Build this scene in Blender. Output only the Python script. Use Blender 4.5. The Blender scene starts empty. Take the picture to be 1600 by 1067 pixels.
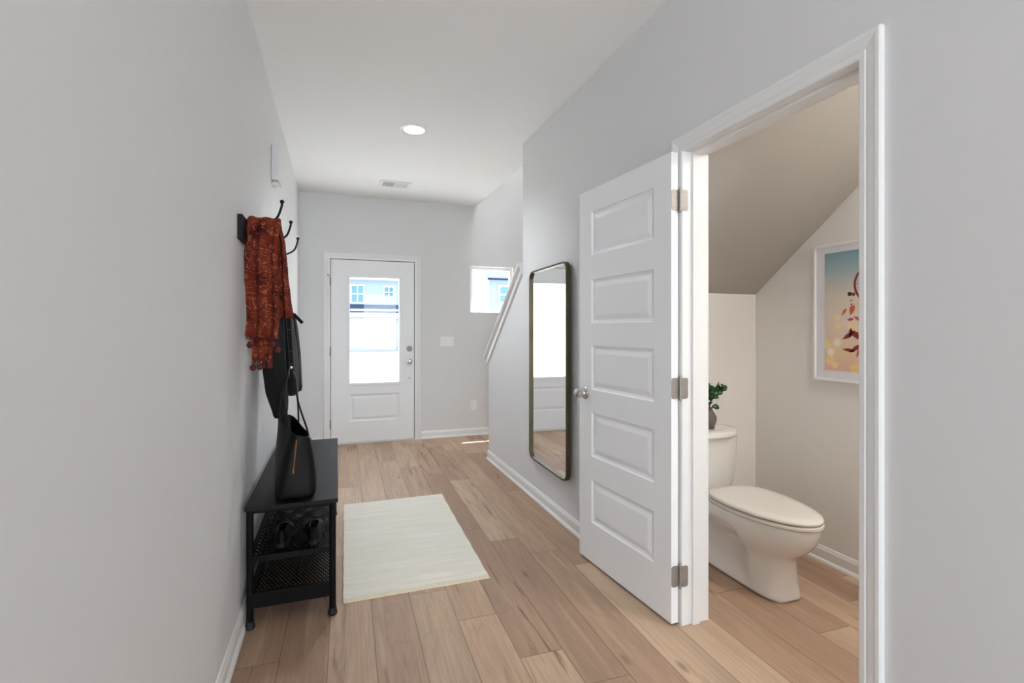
import bpy, bmesh, math, random
from mathutils import Vector, Matrix, noise
random.seed(7)
S = bpy.context.scene
PI = math.pi

# ---------------------------------------------------------------- camera, world, lights, exposure
cam_d = bpy.data.cameras.new('camera')
cam = bpy.data.objects.new('camera', cam_d)
S.collection.objects.link(cam)
cam_d.sensor_width = 36.0
cam_d.lens = 36.0 * 776 / 1600
cam_d.shift_y = -18.5 / 1600
cam_d.clip_start = 0.02
cam_d.clip_end = 300
cam.location = (0, 0, 1.27)
cam.rotation_euler = (math.radians(90), 0, math.radians(-19.4))
S.camera = cam

S.view_settings.view_transform = 'Standard'
S.view_settings.look = 'None'
S.view_settings.gamma = 1.0
S.view_settings.use_curve_mapping = False
S.view_settings.exposure = 0.40
S.cycles.max_bounces = 12
S.cycles.diffuse_bounces = 8
S.cycles.glossy_bounces = 5
S.cycles.transparent_max_bounces = 8
S.cycles.sample_clamp_indirect = 6.0
S.cycles.caustics_reflective = False
S.cycles.caustics_refractive = False

def srgb(r, g, b):
    f = lambda c: (c / 255 / 12.92) if c / 255 <= 0.04045 else ((c / 255 + 0.055) / 1.055) ** 2.4
    return (f(r), f(g), f(b), 1.0)

W = bpy.data.worlds.new('world')
S.world = W
W.use_nodes = True
bg = W.node_tree.nodes['Background']
bg.inputs[0].default_value = (0.80, 0.90, 1.0, 1)
bg.inputs[1].default_value = 3.0

def lamp(name, kind, loc, energy, color=(1, 1, 1), direction=None, **kw):
    d = bpy.data.lights.new(name, kind)
    d.energy = energy
    d.color = color
    for k, v in kw.items():
        setattr(d, k, v)
    o = bpy.data.objects.new(name, d)
    S.collection.objects.link(o)
    o.location = loc
    if direction is not None:
        o.rotation_euler = Vector(direction).to_track_quat('-Z', 'Y').to_euler()
    return o

# high sun in front of the house: it comes over the small window and lights the drive outside
lamp('sun', 'SUN', (0, 20, 30), 42.0, (1.0, 0.97, 0.92), (-0.13, -0.235, -1.0), angle=math.radians(0.5))
# added fill lamps in made-up rear wall openings, far behind the camera
lamp('rear_fill', 'AREA', (-1.6, -5.86, 1.55), 150, (0.82, 0.93, 1.0), (0.1, 1, 0.25), shape='RECTANGLE', size=1.7, size_y=1.9)
lamp('rear_fill', 'AREA', (1.7, -5.86, 1.55), 150, (0.82, 0.93, 1.0), (-0.1, 1, 0.25), shape='RECTANGLE', size=1.7, size_y=1.9)
# added fill lamp above the stairs, under a closed ceiling
lamp('stairwell_fill', 'AREA', (2.05, 3.4, 5.37), 38, (0.95, 0.98, 1.0), (0, 0, -1), shape='RECTANGLE', size=0.9, size_y=2.5)

# ---------------------------------------------------------------- object helpers
def tag(o, label=None, cat=None, group=None, kind=None):
    if label: o['label'] = label
    if cat: o['category'] = cat
    if group: o['group'] = group
    if kind: o['kind'] = kind
    return o

def thing(name, label, cat, loc=(0, 0, 0), group=None):
    o = bpy.data.objects.new(name, None)
    o.empty_display_size = 0.1
    S.collection.objects.link(o)
    o.location = loc
    return tag(o, label, cat, group)

class MB:
    def __init__(s):
        s.v = []; s.f = []; s.m = []; s.uv = {}; s.att = {}
    def add(s, vs, fs, mi=0):
        b = len(s.v)
        s.v += [tuple(p) for p in vs]
        s.f += [tuple(b + i for i in f) for f in fs]
        s.m += [mi] * len(fs)
        return s
    def box(s, x0, x1, y0, y1, z0, z1, mi=0, T=None):
        vs = [Vector((x, y, z)) for z in (z0, z1) for y in (y0, y1) for x in (x0, x1)]
        if T is not None: vs = [T @ p for p in vs]
        return s.add(vs, [(0, 2, 3, 1), (4, 5, 7, 6), (0, 1, 5, 4), (2, 6, 7, 3), (0, 4, 6, 2), (1, 3, 7, 5)], mi)
    def loft(s, rings, closed=True, cap=True, mi=0, loop=False):
        n = len(rings[0]); vs = [p for r in rings for p in r]; fs = []
        R = len(rings)
        for i in range(R if loop else R - 1):
            j = (i + 1) % R
            for k in range(n if closed else n - 1):
                k2 = (k + 1) % n
                fs.append((i * n + k, i * n + k2, j * n + k2, j * n + k))
        if cap and not loop:
            fs.append(tuple(range(n))[::-1]); fs.append(tuple((R - 1) * n + k for k in range(n)))
        return s.add(vs, fs, mi)
    def tube(s, pts, r, seg=12, mi=0, loop=False, cap=True):
        pts = [Vector(p) for p in pts]; n = len(pts); rings = []
        rr = r if isinstance(r, (list, tuple)) else [r] * n
        up = None
        for i, p in enumerate(pts):
            a = pts[(i - 1) % n] if (loop or i > 0) else p
            b = pts[(i + 1) % n] if (loop or i < n - 1) else p
            t = (b - a).normalized()
            if up is None:
                up = Vector((0, 0, 1)) if abs(t.z) < 0.9 else Vector((1, 0, 0))
            u = (up - t * up.dot(t)).normalized(); w = t.cross(u); up = u
            rings.append([p + (u * math.cos(q) + w * math.sin(q)) * rr[i] for q in [2 * PI * k / seg for k in range(seg)]])
        return s.loft(rings, True, cap, mi, loop)
    def lathe(s, prof, c=(0, 0, 0), axis='z', seg=32, mi=0):
        # prof: list of (radius, height along axis)
        c = Vector(c); rings = []
        for r, h in prof:
            ring = []
            for k in range(seg):
                q = 2 * PI * k / seg; a, b = r * math.cos(q), r * math.sin(q)
                p = {'z': (a, b, h), 'x': (h, a, b), 'y': (a, h, b)}[axis]
                ring.append(c + Vector(p))
            rings.append(ring)
        return s.loft(rings, True, True, mi)
    def prism(s, poly, axis, a, b, mi=0):
        f = {'x': lambda p, h: (h, p[0], p[1]), 'y': lambda p, h: (p[0], h, p[1]), 'z': lambda p, h: (p[0], p[1], h)}[axis]
        return s.loft([[f(p, a) for p in poly], [f(p, b) for p in poly]], True, True, mi)
    def ball(s, c, r, seg=16, rn=10, mi=0, sc=(1, 1, 1), jit=0):
        c = Vector(c); rings = []
        for i in range(1, rn):
            ph = PI * i / rn
            ring = []
            for k in range(seg):
                q = 2 * PI * k / seg
                rr = r * (1 + jit * random.uniform(-1, 1))
                ring.append(c + Vector((rr * math.sin(ph) * math.cos(q) * sc[0], rr * math.sin(ph) * math.sin(q) * sc[1], rr * math.cos(ph) * sc[2])))
            rings.append(ring)
        return s.loft(rings, True, True, mi)
    def build(s, name, mats, parent=None, smooth=False, bevel=0, bseg=2, subsurf=0, kind=None, recalc=True, ang=35, wn=True):
        me = bpy.data.meshes.new(name)
        me.from_pydata(s.v, [], s.f)
        if not isinstance(mats, (list, tuple)): mats = [mats]
        for m in mats: me.materials.append(m)
        me.polygons.foreach_set('material_index', s.m)
        bm = bmesh.new(); bm.from_mesh(me)
        if recalc: bmesh.ops.recalc_face_normals(bm, faces=bm.faces)
        big = [f for f in bm.faces if len(f.verts) > 4]
        if big: bmesh.ops.triangulate(bm, faces=big)
        bm.to_mesh(me); bm.free()
        o = bpy.data.objects.new(name, me)
        S.collection.objects.link(o)
        if smooth:
            me.polygons.foreach_set('use_smooth', [True] * len(me.polygons))
            if not subsurf and not bevel:
                me.set_sharp_from_angle(angle=math.radians(ang))
        if bevel:
            md = o.modifiers.new('bevel', 'BEVEL'); md.width = bevel; md.segments = bseg
            md.limit_method = 'ANGLE'; md.angle_limit = math.radians(40); md.harden_normals = True
            me.polygons.foreach_set('use_smooth', [True] * len(me.polygons))
            me.set_sharp_from_angle(angle=math.radians(40))
        if subsurf:
            md = o.modifiers.new('subdivision', 'SUBSURF'); md.levels = md.render_levels = subsurf
        if parent is not None:
            o.parent = parent
            loc = parent.location.copy(); p = parent.parent
            o.matrix_parent_inverse = parent_inv(parent)
        if kind: o['kind'] = kind
        return o

def parent_inv(p):
    m = Matrix.Identity(4)
    chain = []
    while p is not None:
        chain.append(p); p = p.parent
    for q in reversed(chain):
        m = m @ q.matrix_parent_inverse @ q.matrix_basis
    return m.inverted()

# ---------------------------------------------------------------- materials
def mat(name, col, rough=0.5, metal=0.0, bump=0, bscale=200, var=0, vscale=20, spec=0.5, coat=0, sheen=0):
    m = bpy.data.materials.new(name); m.use_nodes = True
    nt = m.node_tree; b = nt.nodes['Principled BSDF']
    b.inputs['Base Color'].default_value = col
    b.inputs['Roughness'].default_value = rough
    b.inputs['Metallic'].default_value = metal
    b.inputs['Specular IOR Level'].default_value = spec
    b.inputs['Coat Weight'].default_value = coat
    b.inputs['Coat Roughness'].default_value = 0.08
    b.inputs['Sheen Weight'].default_value = sheen
    tc = nt.nodes.new('ShaderNodeTexCoord')
    if bump:
        n = nt.nodes.new('ShaderNodeTexNoise'); n.inputs['Scale'].default_value = bscale; n.inputs['Detail'].default_value = 3
        bp = nt.nodes.new('ShaderNodeBump'); bp.inputs['Strength'].default_value = bump; bp.inputs['Distance'].default_value = 0.002
        nt.links.new(tc.outputs['Object'], n.inputs['Vector'])
        nt.links.new(n.outputs['Fac'], bp.inputs['Height']); nt.links.new(bp.outputs[0], b.inputs['Normal'])
    n = nt.nodes.new('ShaderNodeTexNoise'); n.inputs['Scale'].default_value = vscale; n.inputs['Detail'].default_value = 4
    nt.links.new(tc.outputs['Object'], n.inputs['Vector'])
    mx = nt.nodes.new('ShaderNodeMix'); mx.data_type = 'RGBA'
    k = 1 - max(var, 0.01)
    mx.inputs['A'].default_value = col; mx.inputs['B'].default_value = (col[0] * k, col[1] * k, col[2] * k, 1)
    nt.links.new(n.outputs['Fac'], mx.inputs['Factor']); nt.links.new(mx.outputs['Result'], b.inputs['Base Color'])
    return m

def emit(name, col, strength):
    m = bpy.data.materials.new(name); m.use_nodes = True
    nt = m.node_tree; nt.nodes.clear()
    e = nt.nodes.new('ShaderNodeEmission'); e.inputs[0].default_value = col; e.inputs[1].default_value = strength
    o = nt.nodes.new('ShaderNodeOutputMaterial'); nt.links.new(e.outputs[0], o.inputs[0])
    return m

def glass_mat(name, tint=(0.97, 0.99, 1, 1)):
    m = bpy.data.materials.new(name); m.use_nodes = True
    nt = m.node_tree; nt.nodes.clear()
    t = nt.nodes.new('ShaderNodeBsdfTransparent'); t.inputs[0].default_value = tint
    g = nt.nodes.new('ShaderNodeBsdfGlossy'); g.inputs['Roughness'].default_value = 0.02
    lw = nt.nodes.new('ShaderNodeLayerWeight')
    pw = nt.nodes.new('ShaderNodeMath'); pw.operation = 'POWER'; pw.inputs[1].default_value = 5.0
    nt.links.new(lw.outputs['Facing'], pw.inputs[0])
    fr = nt.nodes.new('ShaderNodeMath'); fr.operation = 'MULTIPLY_ADD'; fr.inputs[1].default_value = 0.6; fr.inputs[2].default_value = 0.010
    nt.links.new(pw.outputs[0], fr.inputs[0])
    mx = nt.nodes.new('ShaderNodeMixShader'); o = nt.nodes.new('ShaderNodeOutputMaterial')
    nt.links.new(fr.outputs[0], mx.inputs[0]); nt.links.new(t.outputs[0], mx.inputs[1]); nt.links.new(g.outputs[0], mx.inputs[2])
    nt.links.new(mx.outputs[0], o.inputs[0])
    return m

M = {}
M['wall'] = mat('wall_paint', srgb(218, 218, 219), 0.65, bump=0.06, bscale=350)
M['powder'] = mat('powder_room_paint', srgb(234, 232, 228), 0.65, bump=0.06, bscale=350)
M['ceiling'] = mat('ceiling_paint', srgb(244, 244, 244), 0.9)
M['trim'] = mat('white_trim_paint', srgb(232, 232, 232), 0.35)
M['door'] = mat('white_door_paint', srgb(236, 237, 239), 0.38, bump=0.02, bscale=120)
M['chrome'] = mat('satin_nickel', srgb(200, 196, 190), 0.28, 1.0)
M['hinge'] = mat('hinge_nickel', srgb(158, 152, 147), 0.5, 0.6, bump=0.05, bscale=300)
M['porcelain'] = mat('porcelain', srgb(232, 230, 226), 0.12, coat=0.5)
M['seat'] = mat('toilet_seat_plastic', srgb(228, 224, 216), 0.25)
M['plastic'] = mat('white_plastic', srgb(236, 236, 234), 0.35)
M['vinyl'] = mat('window_vinyl', srgb(240, 240, 240), 0.4)
M['black_metal'] = mat('black_powder_coat', srgb(5, 4, 4), 0.5, bump=0.1, bscale=500, spec=0.18)
M['rubber'] = mat('black_rubber', srgb(12, 12, 12), 0.6)
M['hookblack'] = mat('black_iron', srgb(8, 8, 8), 0.45, spec=0.3)
M['leather'] = mat('black_leather', srgb(5, 5, 6), 0.5, bump=0.3, bscale=260, var=0.3, spec=0.2)
M['shoe'] = mat('black_shoe_leather', srgb(4, 4, 4), 0.5, spec=0.15, bump=0.1, bscale=150)
M['denim'] = mat('black_denim', srgb(10, 11, 13), 0.95, bump=0.5, bscale=500, var=0.5, vscale=14, sheen=0.05)
M['seam'] = mat('faded_seam', srgb(74, 76, 80), 0.9)
M['gold'] = mat('brass_zip', srgb(186, 128, 62), 0.35, 1.0)
M['bronze'] = mat('antique_brass', srgb(98, 89, 66), 0.42, 0.7, var=0.35, vscale=9)
M['vase'] = mat('grey_brown_stoneware', srgb(112, 102, 96), 0.35, var=0.45, vscale=40, bump=0.4, bscale=60)
M['leaf'] = mat('leaf_green', srgb(44, 112, 40), 0.4, var=0.7, vscale=60)
M['leafd'] = mat('dark_leaf_green', srgb(20, 66, 28), 0.4, var=0.6, vscale=60)
M['stem'] = mat('stem_brown', srgb(88, 62, 44), 0.6)
M['picframe'] = mat('white_picture_frame', srgb(240, 240, 240), 0.4)
M['mat'] = mat('white_mat_board', srgb(226, 226, 232), 0.8)
M['slot'] = mat('dark_slot', srgb(120, 120, 122), 0.7)
M['siding'] = mat('white_siding', srgb(190, 198, 204), 0.8)
M['sidingb'] = mat('pale_blue_siding', srgb(160, 178, 196), 0.8)
M['shingle'] = mat('blue_grey_shingles', srgb(36, 54, 86), 0.9, var=0.4, vscale=6)
M['concrete'] = mat('pale_concrete', srgb(236, 235, 232), 0.9, var=0.05, vscale=2)
M['asphalt'] = mat('grey_asphalt', srgb(112, 112, 112), 0.9, var=0.1, vscale=3)
M['lawn'] = mat('lawn_grass', srgb(120, 140, 90), 0.95, var=0.4, vscale=8)
M['housepane'] = mat('house_window_glass', srgb(96, 138, 150), 0.15)
M['lens'] = emit('downlight_lens', (1, 0.98, 0.94, 1), 14)
M['globe'] = emit('lamp_globe', (1, 0.95, 0.91, 1), 115)
M['glass'] = glass_mat('clear_glass')
M['mirror'] = mat('mirror_silver', (0.93, 0.93, 0.93, 1), 0.01, 1.0)
M['gold2'] = M['gold']

def node(nt, t, **kw):
    n = nt.nodes.new(t)
    for k, v in kw.items(): setattr(n, k, v)
    return n

def ramp(nt, stops, interp='LINEAR'):
    r = node(nt, 'ShaderNodeValToRGB'); e = r.color_ramp
    e.interpolation = interp
    while len(e.elements) < len(stops): e.elements.new(0.5)
    for el, (p, c) in zip(e.elements, stops):
        el.position = p; el.color = c if len(c) == 4 else (*c, 1)
    return r

def math_n(nt, op, a=None, b=None, clamp=False):
    n = node(nt, 'ShaderNodeMath', operation=op, use_clamp=clamp)
    for i, x in enumerate((a, b)):
        if x is None: continue
        if isinstance(x, (int, float)): n.inputs[i].default_value = x
        else: nt.links.new(x, n.inputs[i])
    return n.outputs[0]

def mixc(nt, fac, a, b, blend='MIX'):
    n = node(nt, 'ShaderNodeMix', data_type='RGBA', blend_type=blend)
    for s_, x in (('Factor', fac), ('A', a), ('B', b)):
        if isinstance(x, (int, float)): n.inputs[s_].default_value = x
        elif isinstance(x, tuple): n.inputs[s_].default_value = x
        else: nt.links.new(x, n.inputs[s_])
    return n.outputs['Result']

def noise_n(nt, vec, scale, detail=4, rough=0.55, dist=0.0):
    n = node(nt, 'ShaderNodeTexNoise')
    n.inputs['Scale'].default_value = scale; n.inputs['Detail'].default_value = detail
    n.inputs['Roughness'].default_value = rough; n.inputs['Distortion'].default_value = dist
    nt.links.new(vec, n.inputs['Vector'])
    return n.outputs['Fac']

def mapping(nt, vec, sc):
    n = node(nt, 'ShaderNodeVectorMath', operation='MULTIPLY')
    nt.links.new(vec, n.inputs[0]); n.inputs[1].default_value = sc
    return n.outputs[0]

PW = 0.1765
def floor_material():
    m = bpy.data.materials.new('oak_plank_floor'); m.use_nodes = True
    nt = m.node_tree; b = nt.nodes['Principled BSDF']; L = nt.links
    uv = node(nt, 'ShaderNodeUVMap'); uv.uv_map = 'UVMap'
    sep = node(nt, 'ShaderNodeSeparateXYZ'); L.new(uv.outputs[0], sep.inputs[0])
    at = node(nt, 'ShaderNodeAttribute', attribute_name='rnd')
    sr = node(nt, 'ShaderNodeSeparateXYZ'); L.new(at.outputs['Vector'], sr.inputs[0])
    off = node(nt, 'ShaderNodeVectorMath', operation='MULTIPLY'); L.new(at.outputs['Vector'], off.inputs[0]); off.inputs[1].default_value = (7.0, 31.0, 17.0)
    base = node(nt, 'ShaderNodeVectorMath', operation='ADD'); L.new(uv.outputs[0], base.inputs[0]); L.new(off.outputs[0], base.inputs[1])
    v = base.outputs[0]
    tone = ramp(nt, [(0.0, srgb(160, 130, 108)), (0.3, srgb(182, 151, 127)), (0.6, srgb(197, 167, 141)), (0.85, srgb(208, 182, 154)), (1.0, srgb(172, 144, 122))])
    L.new(sr.outputs[0], tone.inputs[0])
    # broad colour drift along the board
    broad = noise_n(nt, mapping(nt, v, (5.0, 0.9, 1)), 1.0, 3, 0.5, 0.6)
    br = ramp(nt, [(0.3, (0, 0, 0)), (0.7, (1, 1, 1))]); L.new(broad, br.inputs[0])
    c = mixc(nt, math_n(nt, 'MULTIPLY', br.outputs[0], 0.45), tone.outputs[0], srgb(146, 121, 104))
    # fine grain
    fine = noise_n(nt, mapping(nt, v, (95.0, 2.6, 1)), 1.0, 6, 0.65, 0.4)
    fr = ramp(nt, [(0.35, (0, 0, 0)), (0.75, (1, 1, 1))]); L.new(fine, fr.inputs[0])
    c = mixc(nt, math_n(nt, 'MULTIPLY', fr.outputs[0], 0.38), c, srgb(122, 98, 82))
    # cathedral figure
    w = node(nt, 'ShaderNodeTexNoise'); w.inputs['Scale'].default_value = 1.0; w.inputs['Detail'].default_value = 2; w.inputs['Distortion'].default_value = 1.2
    L.new(mapping(nt, v, (7.0, 0.9, 1)), w.inputs['Vector'])
    rings = math_n(nt, 'SINE', math_n(nt, 'MULTIPLY', w.outputs['Fac'], 62.0))
    rr = ramp(nt, [(0.45, (0, 0, 0)), (0.98, (1, 1, 1))]); L.new(rings, rr.inputs[0])
    gate = math_n(nt, 'MULTIPLY', rr.outputs[0], math_n(nt, 'MULTIPLY', sr.outputs[1], 0.16))
    c = mixc(nt, gate, c, srgb(112, 88, 70))
    # dark mineral streaks and knots
    st = noise_n(nt, mapping(nt, v, (22.0, 1.5, 1)), 1.0, 6, 0.6, 1.0)
    s2 = ramp(nt, [(0.56, (0, 0, 0)), (0.66, (1, 1, 1))]); L.new(st, s2.inputs[0])
    sg = ramp(nt, [(0.35, (0.1, 0.1, 0.1)), (0.8, (1, 1, 1))]); L.new(sr.outputs[2], sg.inputs[0])
    c = mixc(nt, math_n(nt, 'MULTIPLY', math_n(nt, 'MULTIPLY', s2.outputs[0], sg.outputs[0]), 0.7), c, srgb(88, 64, 48))
    # pale sapwood strokes
    pl = noise_n(nt, mapping(nt, v, (12.0, 0.7, 1)), 1.7, 3, 0.5, 0.5)
    pr = ramp(nt, [(0.55, (0, 0, 0)), (0.75, (1, 1, 1))]); L.new(pl, pr.inputs[0])
    c = mixc(nt, math_n(nt, 'MULTIPLY', pr.outputs[0], 0.4), c, srgb(200, 178, 152))
    # knots
    vo = node(nt, 'ShaderNodeTexVoronoi'); vo.inputs['Scale'].default_value = 1.0
    L.new(mapping(nt, v, (5.0, 1.7, 1)), vo.inputs['Vector'])
    kr = ramp(nt, [(0.03, (1, 1, 1)), (0.085, (0, 0, 0))]); L.new(vo.outputs['Distance'], kr.inputs[0])
    c = mixc(nt, math_n(nt, 'MULTIPLY', kr.outputs[0], 0.55), c, srgb(96, 78, 62))
    # seams
    e1 = math_n(nt, 'MINIMUM', sep.outputs[0], math_n(nt, 'SUBTRACT', PW, sep.outputs[0]))
    seam = ramp(nt, [(0.0, (1, 1, 1)), (0.0016, (1, 1, 1)), (0.0030, (0, 0, 0))]); L.new(e1, seam.inputs[0])
    e2 = math_n(nt, 'MINIMUM', sep.outputs[1], math_n(nt, 'SUBTRACT', sr.inputs[0].links[0].from_socket if False else 1.264, sep.outputs[1]))
    seam2 = ramp(nt, [(0.0, (1, 1, 1)), (0.0018, (1, 1, 1)), (0.0034, (0, 0, 0))]); L.new(e2, seam2.inputs[0])
    sm = math_n(nt, 'MAXIMUM', seam.outputs[0], seam2.outputs[0])
    c = mixc(nt, math_n(nt, 'MULTIPLY', sm, 0.6), c, srgb(84, 62, 50))
    L.new(c, b.inputs['Base Color'])
    rg = node(nt, 'ShaderNodeMapRange'); L.new(fine, rg.inputs[0]); rg.inputs[3].default_value = 0.42; rg.inputs[4].default_value = 0.58
    L.new(rg.outputs[0], b.inputs['Roughness'])
    b.inputs['Specular IOR Level'].default_value = 0.4
    h = math_n(nt, 'SUBTRACT', math_n(nt, 'MULTIPLY', fine, 0.25), sm)
    bp = node(nt, 'ShaderNodeBump'); bp.inputs['Strength'].default_value = 0.35; bp.inputs['Distance'].default_value = 0.0015
    L.new(h, bp.inputs['Height']); L.new(bp.outputs[0], b.inputs['Normal'])
    return m

def streak_material(name, c0, c1, c2, sc, rough, amount=0.6, bump=0.4):
    m = bpy.data.materials.new(name); m.use_nodes = True
    nt = m.node_tree; b = nt.nodes['Principled BSDF']; L = nt.links
    tc = node(nt, 'ShaderNodeTexCoord')
    f = noise_n(nt, mapping(nt, tc.outputs['Object'], sc), 1.0, 6, 0.65, 0.5)
    r = ramp(nt, [(0.3, c0), (0.55, c1), (0.75, c2)]); L.new(f, r.inputs[0])
    L.new(r.outputs[0], b.inputs['Base Color']); b.inputs['Roughness'].default_value = rough; b.inputs['Specular IOR Level'].default_value = 0.25
    bp = node(nt, 'ShaderNodeBump'); bp.inputs['Strength'].default_value = bump; bp.inputs['Distance'].default_value = 0.001
    L.new(f, bp.inputs['Height']); L.new(bp.outputs[0], b.inputs['Normal'])
    return m

M['floor'] = floor_material()
M['blackwood'] = streak_material('black_wood', srgb(6, 6, 6), srgb(16, 15, 16), srgb(40, 39, 40), (70, 2.5, 70), 0.55)
M['rug'] = streak_material('cream_rug', srgb(222, 216, 204), srgb(230, 225, 214), srgb(238, 234, 226), (3, 30, 20), 0.95, bump=0.8)
M['rughem'] = streak_material('rug_hem', srgb(214, 204, 176), srgb(224, 215, 190), srgb(232, 225, 203), (120, 20, 20), 0.95)

def paisley(name):
    m = bpy.data.materials.new(name); m.use_nodes = True
    nt = m.node_tree; b = nt.nodes['Principled BSDF']; L = nt.links
    tc = node(nt, 'ShaderNodeTexCoord')
    v = mapping(nt, tc.outputs['Object'], (1.0, 0.8, 0.8))
    n1 = node(nt, 'ShaderNodeTexNoise'); n1.inputs['Scale'].default_value = 9; n1.inputs['Detail'].default_value = 1.0; n1.inputs['Distortion'].default_value = 2.2
    L.new(v, n1.inputs['Vector'])
    s = math_n(nt, 'SINE', math_n(nt, 'MULTIPLY', n1.outputs['Fac'], 46.0))
    r1 = ramp(nt, [(0.55, (0, 0, 0)), (0.95, (1, 1, 1))]); L.new(s, r1.inputs[0])
    n2 = noise_n(nt, v, 160, 2, 0.6)
    r2 = ramp(nt, [(0.44, (0.15, 0.15, 0.15)), (0.56, (1, 1, 1))]); L.new(n2, r2.inputs[0])
    n3 = noise_n(nt, v, 13, 2, 0.5)
    r3 = ramp(nt, [(0.35, srgb(66, 24, 20)), (0.5, srgb(104, 40, 28)), (0.68, srgb(126, 54, 36))]); L.new(n3, r3.inputs[0])
    c = mixc(nt, math_n(nt, 'MULTIPLY', math_n(nt, 'MULTIPLY', r1.outputs[0], r2.outputs[0]), 0.85), r3.outputs[0], srgb(178, 108, 78))
    n4 = noise_n(nt, v, 230, 2, 0.6)
    r4 = ramp(nt, [(0.5, (0, 0, 0)), (0.6, (1, 1, 1))]); L.new(n4, r4.inputs[0])
    c = mixc(nt, math_n(nt, 'MULTIPLY', r4.outputs[0], 0.3), c, srgb(60, 22, 18))
    L.new(c, b.inputs['Base Color'])
    b.inputs['Roughness'].default_value = 0.9; b.inputs['Specular IOR Level'].default_value = 0.15
    bp = node(nt, 'ShaderNodeBump'); bp.inputs['Strength'].default_value = 0.4; bp.inputs['Distance'].default_value = 0.002
    L.new(n2, bp.inputs['Height']); L.new(bp.outputs[0], b.inputs['Normal'])
    return m
M['scarf'] = paisley('rust_paisley_cloth')
M['pom'] = mat('rust_yarn', srgb(104, 38, 28), 0.95, bump=0.9, bscale=300, var=0.5, vscale=120)

# ---------------------------------------------------------------- room shell
XL, XR, XR2, XS = -0.385, 1.405, 1.525, 2.513
YB, H = 5.80, 2.757
YP = 2.466                      # powder room's low back wall
def zcap(y): return 1.775 - (y - 3.727) * 0.813

# floor: separate boards in one sheet
def make_floor():
    L = 1.264; a = math.radians(1.0); ca, sa = math.cos(a), math.sin(a)
    known = {2: 2.13, 3: 1.812, 4: 1.60, 5: 2.637, -3: 2.085}
    rows = range(-24, 27)
    vs, fs, uvs, rnd = [], [], [], []
    rg = random.Random(11)
    for k in rows:
        x0 = 0.107 + k * PW
        ph = known.get(k, rg.uniform(0, L))
        n0 = int((-7 - ph) // L); n1 = int((7.4 - ph) // L) + 1
        for j in range(n0, n1):
            y0 = ph + j * L
            r = (rg.random(), rg.random(), rg.random())
            q = []
            for (u, w) in ((0, 0), (PW, 0), (PW, L), (0, L)):
                xx, yy = x0 + u, y0 + w
                q.append((xx * ca + yy * sa, -xx * sa + yy * ca, 0.0))
                uvs.append((u, w)); rnd.append(r)
            b = len(vs); vs += q; fs.append((b, b + 1, b + 2, b + 3))
    me = bpy.data.meshes.new('floor'); me.from_pydata(vs, [], fs)
    uvl = me.uv_layers.new(name='UVMap')
    for i, c in enumerate(uvs): uvl.data[i].uv = c
    at = me.attributes.new('rnd', 'FLOAT_VECTOR', 'CORNER')
    for i, c in enumerate(rnd): at.data[i].vector = c
    bm = bmesh.new(); bm.from_mesh(me)
    # trim to the house outline
    for co, no in (((0, 5.86, 0), (0, 1, 0)), ((0, -6.0, 0), (0, -1, 0)), ((-3.6, 0, 0), (-1, 0, 0)), ((3.6, 0, 0), (1, 0, 0))):
        bmesh.ops.bisect_plane(bm, geom=bm.verts[:] + bm.edges[:] + bm.faces[:], plane_co=co, plane_no=no, clear_outer=True)
    bm.to_mesh(me); bm.free()
    me.materials.append(M['floor'])
    o = bpy.data.objects.new('floor', me); S.collection.objects.link(o); o['kind'] = 'structure'
make_floor()
MB().box(-3.6, 3.6, -6.0, 5.86, -0.2, -0.004).build('floor_slab', M['concrete'], kind='structure')

# ceiling with the stairwell opening (x > 1.56, from y = 1.2 to the front wall)
c = MB()
c.box(-3.6, 1.585, -6.0, YB + 0.1, H, H + 0.3)
c.box(1.585, 3.6, -6.0, 1.1, H, H + 0.3)
c.build('ceiling', M['ceiling'], kind='structure')
MB().box(-0.6, 2.7, 0.9, YB + 0.1, 5.4, 5.5).build('ceiling_upstairs', M['ceiling'], kind='structure')

MB().box(XL - 0.12, XL, -1.2, YB, 0, H).build('wall_left', M['wall'], kind='structure')
MB().prism([(-1.2, 0), (0.985, 0), (0.985, 2.053), (1.783, 2.053), (1.783, 0), (4.68, 0), (4.68, zcap(4.68)), (3.727, zcap(3.727)), (3.727, H), (-1.2, H)],
           'x', XR, XR2).build('wall_right', M['wall'], kind='structure')
# front wall with door and window openings (0.1 m)
DX0, DX1, DZ = -0.088, 0.864, 2.068
WX0, WX1, WZ0, WZ1 = 1.506, 2.065, 1.467, 2.04
w = MB(); Y1 = YB + 0.1
w.box(-0.6, DX0, YB, Y1, 0, 5.5)
w.box(DX0, DX1, YB, Y1, DZ, 5.5)
w.box(DX1, WX0, YB, Y1, 0, 5.5)
w.box(WX0, WX1, YB, Y1, 0, WZ0)
w.box(WX0, WX1, YB, Y1, WZ1, 5.5)
w.box(WX1, 2.7, YB, Y1, 0, 5.5)
w.build('wall_front', M['wall'], kind='structure')
MB().box(XS, XS + 0.12, 0.13, YB, 0, 5.5).build('wall_stair_side', M['powder'], kind='structure')
w = MB()
w.box(1.465, 1.585, 1.1, YB, H + 0.3, 5.4)
w.box(1.465, XS + 0.1, 1.0, 1.1, H, 5.4)
w.build('wall_upstairs', M['wall'], kind='structure')
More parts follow.
